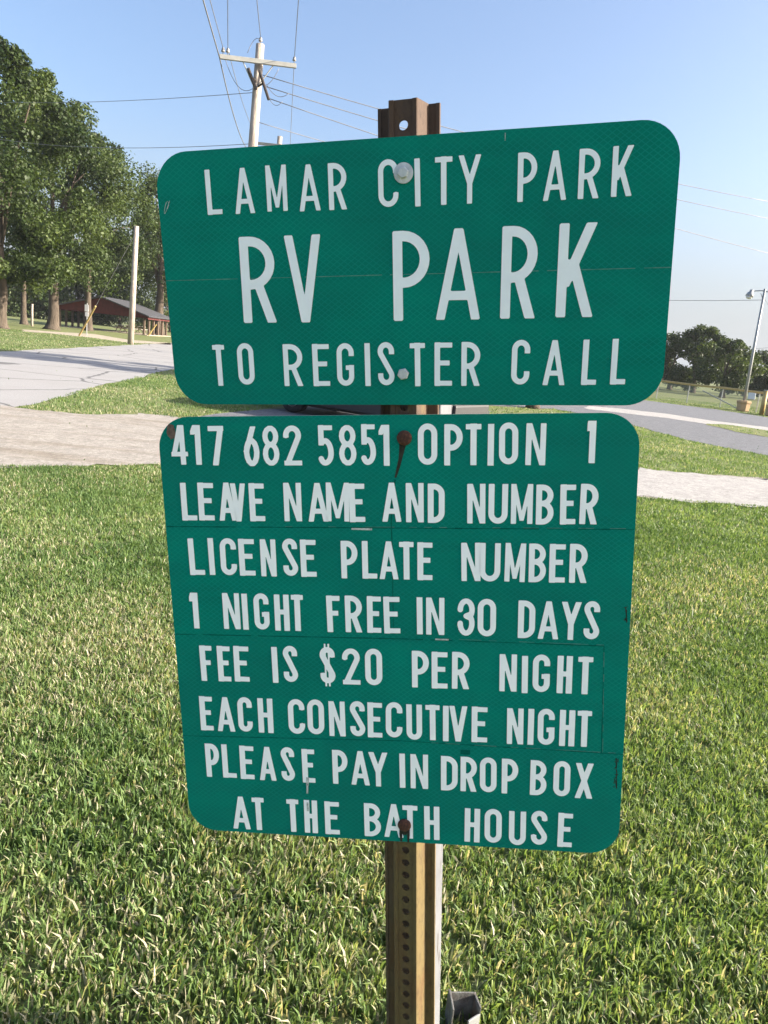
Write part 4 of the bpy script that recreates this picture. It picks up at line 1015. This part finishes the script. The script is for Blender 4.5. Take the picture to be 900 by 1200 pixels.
for k in range(14):
    a, b = strip_uv(loop[k:k+2], .0007, 40+k); j = len(V); V += a; F += [tuple(i+j for i in f) for f in b]
film('scratch', V, F, M_SCRATCH, PU, .0004, th=0)
for (cu, cv) in ((.3731, .0537), (.3702, -.2087), (.3708, -.235)):
    V, F = [], []
    for k in range(7):
        a, b = strip_uv([(cu+rl.uniform(-.003, .003), cv+rl.uniform(-.016, .016)), (cu+rl.uniform(-.003, .003), cv+rl.uniform(-.016, .016))], .0016, 60+k, .2); j = len(V); V += a; F += [tuple(i+j for i in f) for f in b]
    film('scuff', V, F, M_STREAK, PL, .0004, th=0)
V = [(.1118, -.2010, 0), (.1280, -.2010, 0), (.1285, -.1925, 0), (.1122, -.1922, 0)]
film('film_patch', V, [(0, 1, 2, 3)], M_SEAM, PL, .0005, th=0)
def blob(cu, cv, ru, rv, seed, n=22):
    r = random.Random(seed); return [(cu+ru*(1+r.uniform(-.14, .14))*math.cos(2*math.pi*i/n), cv+rv*(1+r.uniform(-.14, .14))*math.sin(2*math.pi*i/n), 0) for i in range(n)], [tuple(range(n))]
M_SPOT = simple('brown_wear_spot', (.16, .11, .085), .85, 0, .5, 120)
film('wear_spot', *blob(-.3580, .3530, .0072, .0125, 4), M_SPOT, PL, .0014, th=0)
def streak(pts, ws, z, mat=None):
    V = []; n = len(pts)
    for (x, y), w in zip(pts, ws): V.append((x-w/2, y, 0))
    for (x, y), w in reversed(list(zip(pts, ws))): V.append((x+w/2, y, 0))
    film('rust_streak', V, [tuple(range(2*n))], mat or M_STREAK, PL, z, th=0)
streak([(.0215, .337), (.0190, .322), (.0165, .308), (.0130, .294), (.0080, .277)], [.013, .0085, .0058, .0052, .0030], .0005)
streak([(.0075, .274), (.0010, .235), (.0000, .195), (.0015, .150), (.0005, .085), (.0010, .02)], [.0028, .0020, .0018, .0014, .0012, .0008], .0005, M_FAINT)
streak([(.0080, -.346), (.0075, -.360), (.0083, -.3745)], [.0050, .0052, .0035], .0020)
streak([(.0215, -.348), (.0212, -.362), (.0205, -.3755)], [.0042, .0046, .0030], .0020)
streak([(.0145, -.347), (.0142, -.356), (.0142, -.361)], [.014, .011, .006], .0021)

# bolts
def hex_bolt(M, uv, washer, r=.0083, hh=.0062, tilt=0):
    Mb = RI @ M @ Matrix.Translation((uv[0], uv[1], 0)) @ Matrix.Rotation(tilt, 4, 'X') @ Matrix.Rotation(.2, 4, 'Z')
    z = .0026 if washer else .0012
    b = MB(); n = 6
    prof = [(r*1.0, z), (r*1.0, z+hh*.8), (r*.86, z+hh), (r*.35, z+hh*.97)]
    b.lathe(prof, Matrix.Identity(4), 6); b.lathe([(r*.62, -.012), (r*.62, z)], Matrix.Identity(4), 12)
    o = b.build('bolt', M_ZINC, root, M=Mb)
    bv = o.modifiers.new('bevel', 'BEVEL'); bv.width = .0006; bv.segments = 2
    if washer:
        w = MB(); w.lathe([(.0070, .0013), (.0140, .0013), (.0143, .0018), (.0140, .0026), (.0070, .0028)], Matrix.Identity(4), 28)
        w.build('washer', M_ZINC, o)
    return o
hex_bolt(M_U, (.0047, .1421), True); hex_bolt(M_U, (.0003, -.1427), False, .0090, .0075)
for uv in ((.0232, .3404), (.0141, -.3417)):
    Mb = RI @ M_L @ Matrix.Translation((uv[0], uv[1], 0))
    b = MB(); b.lathe([(.0050, -.012), (.0050, .0010), (.0116, .0011), (.0119, .0026), (.0108, .0048), (.0080, .0066), (.0040, .0075), (.0006, .0076)], Matrix.Identity(4), 22)
    o = b.build('bolt', M_RUSTB, root, True, M=Mb); tag(o, 'rusty dome headed bolt')
# white timber post standing right behind
wb = MB(); wb.box((0, 0, -.32), (.089, .089, 1.86))
Mw = M_P @ Matrix.Translation((.0010, .092, 0)) @ Matrix.Rotation(math.radians(.55), 4, 'Y')
wf = Mw @ Vector((0, 0, -1.03)); wf.z = 0
wp = wb.build('timber_post', M_WPOST, None, bevel=.004); wp.matrix_world = Mw
tag(wp, 'square white painted timber post standing right behind the rusty channel post', 'post')
# sawn-off channel stub at the foot
st_ = thing('post_stub', (.298, 1.395, 0), 'short cut-off steel channel stub in the grass beside the sign post', 'post stub', rz=math.radians(6))
b = MB()
for poly, hh in (([(-.034, -.022), (-.030, -.022), (-.029, .030), (-.034, .034)], .088), ([(-.034, .034), (-.029, .030), (.027, .030), (.032, .034)], .080), ([(.027, .030), (.033, -.004), (.037, -.004), (.032, .034)], .076)):
    b.prism(poly, Matrix.Translation((0, 0, -.1)), hh+.1)
b.build('channel', M_STUB, st_, bevel=.0008)
b = MB(); b.prism([(.006, -.024), (.0372, -.0035), (.035, -.0005), (.004, -.020)], Matrix.Translation((0, 0, -.1)), .158); b.build('flange', M_GALV, st_, bevel=.0008)  # front lip: sunlight put into its colour with a paler metal
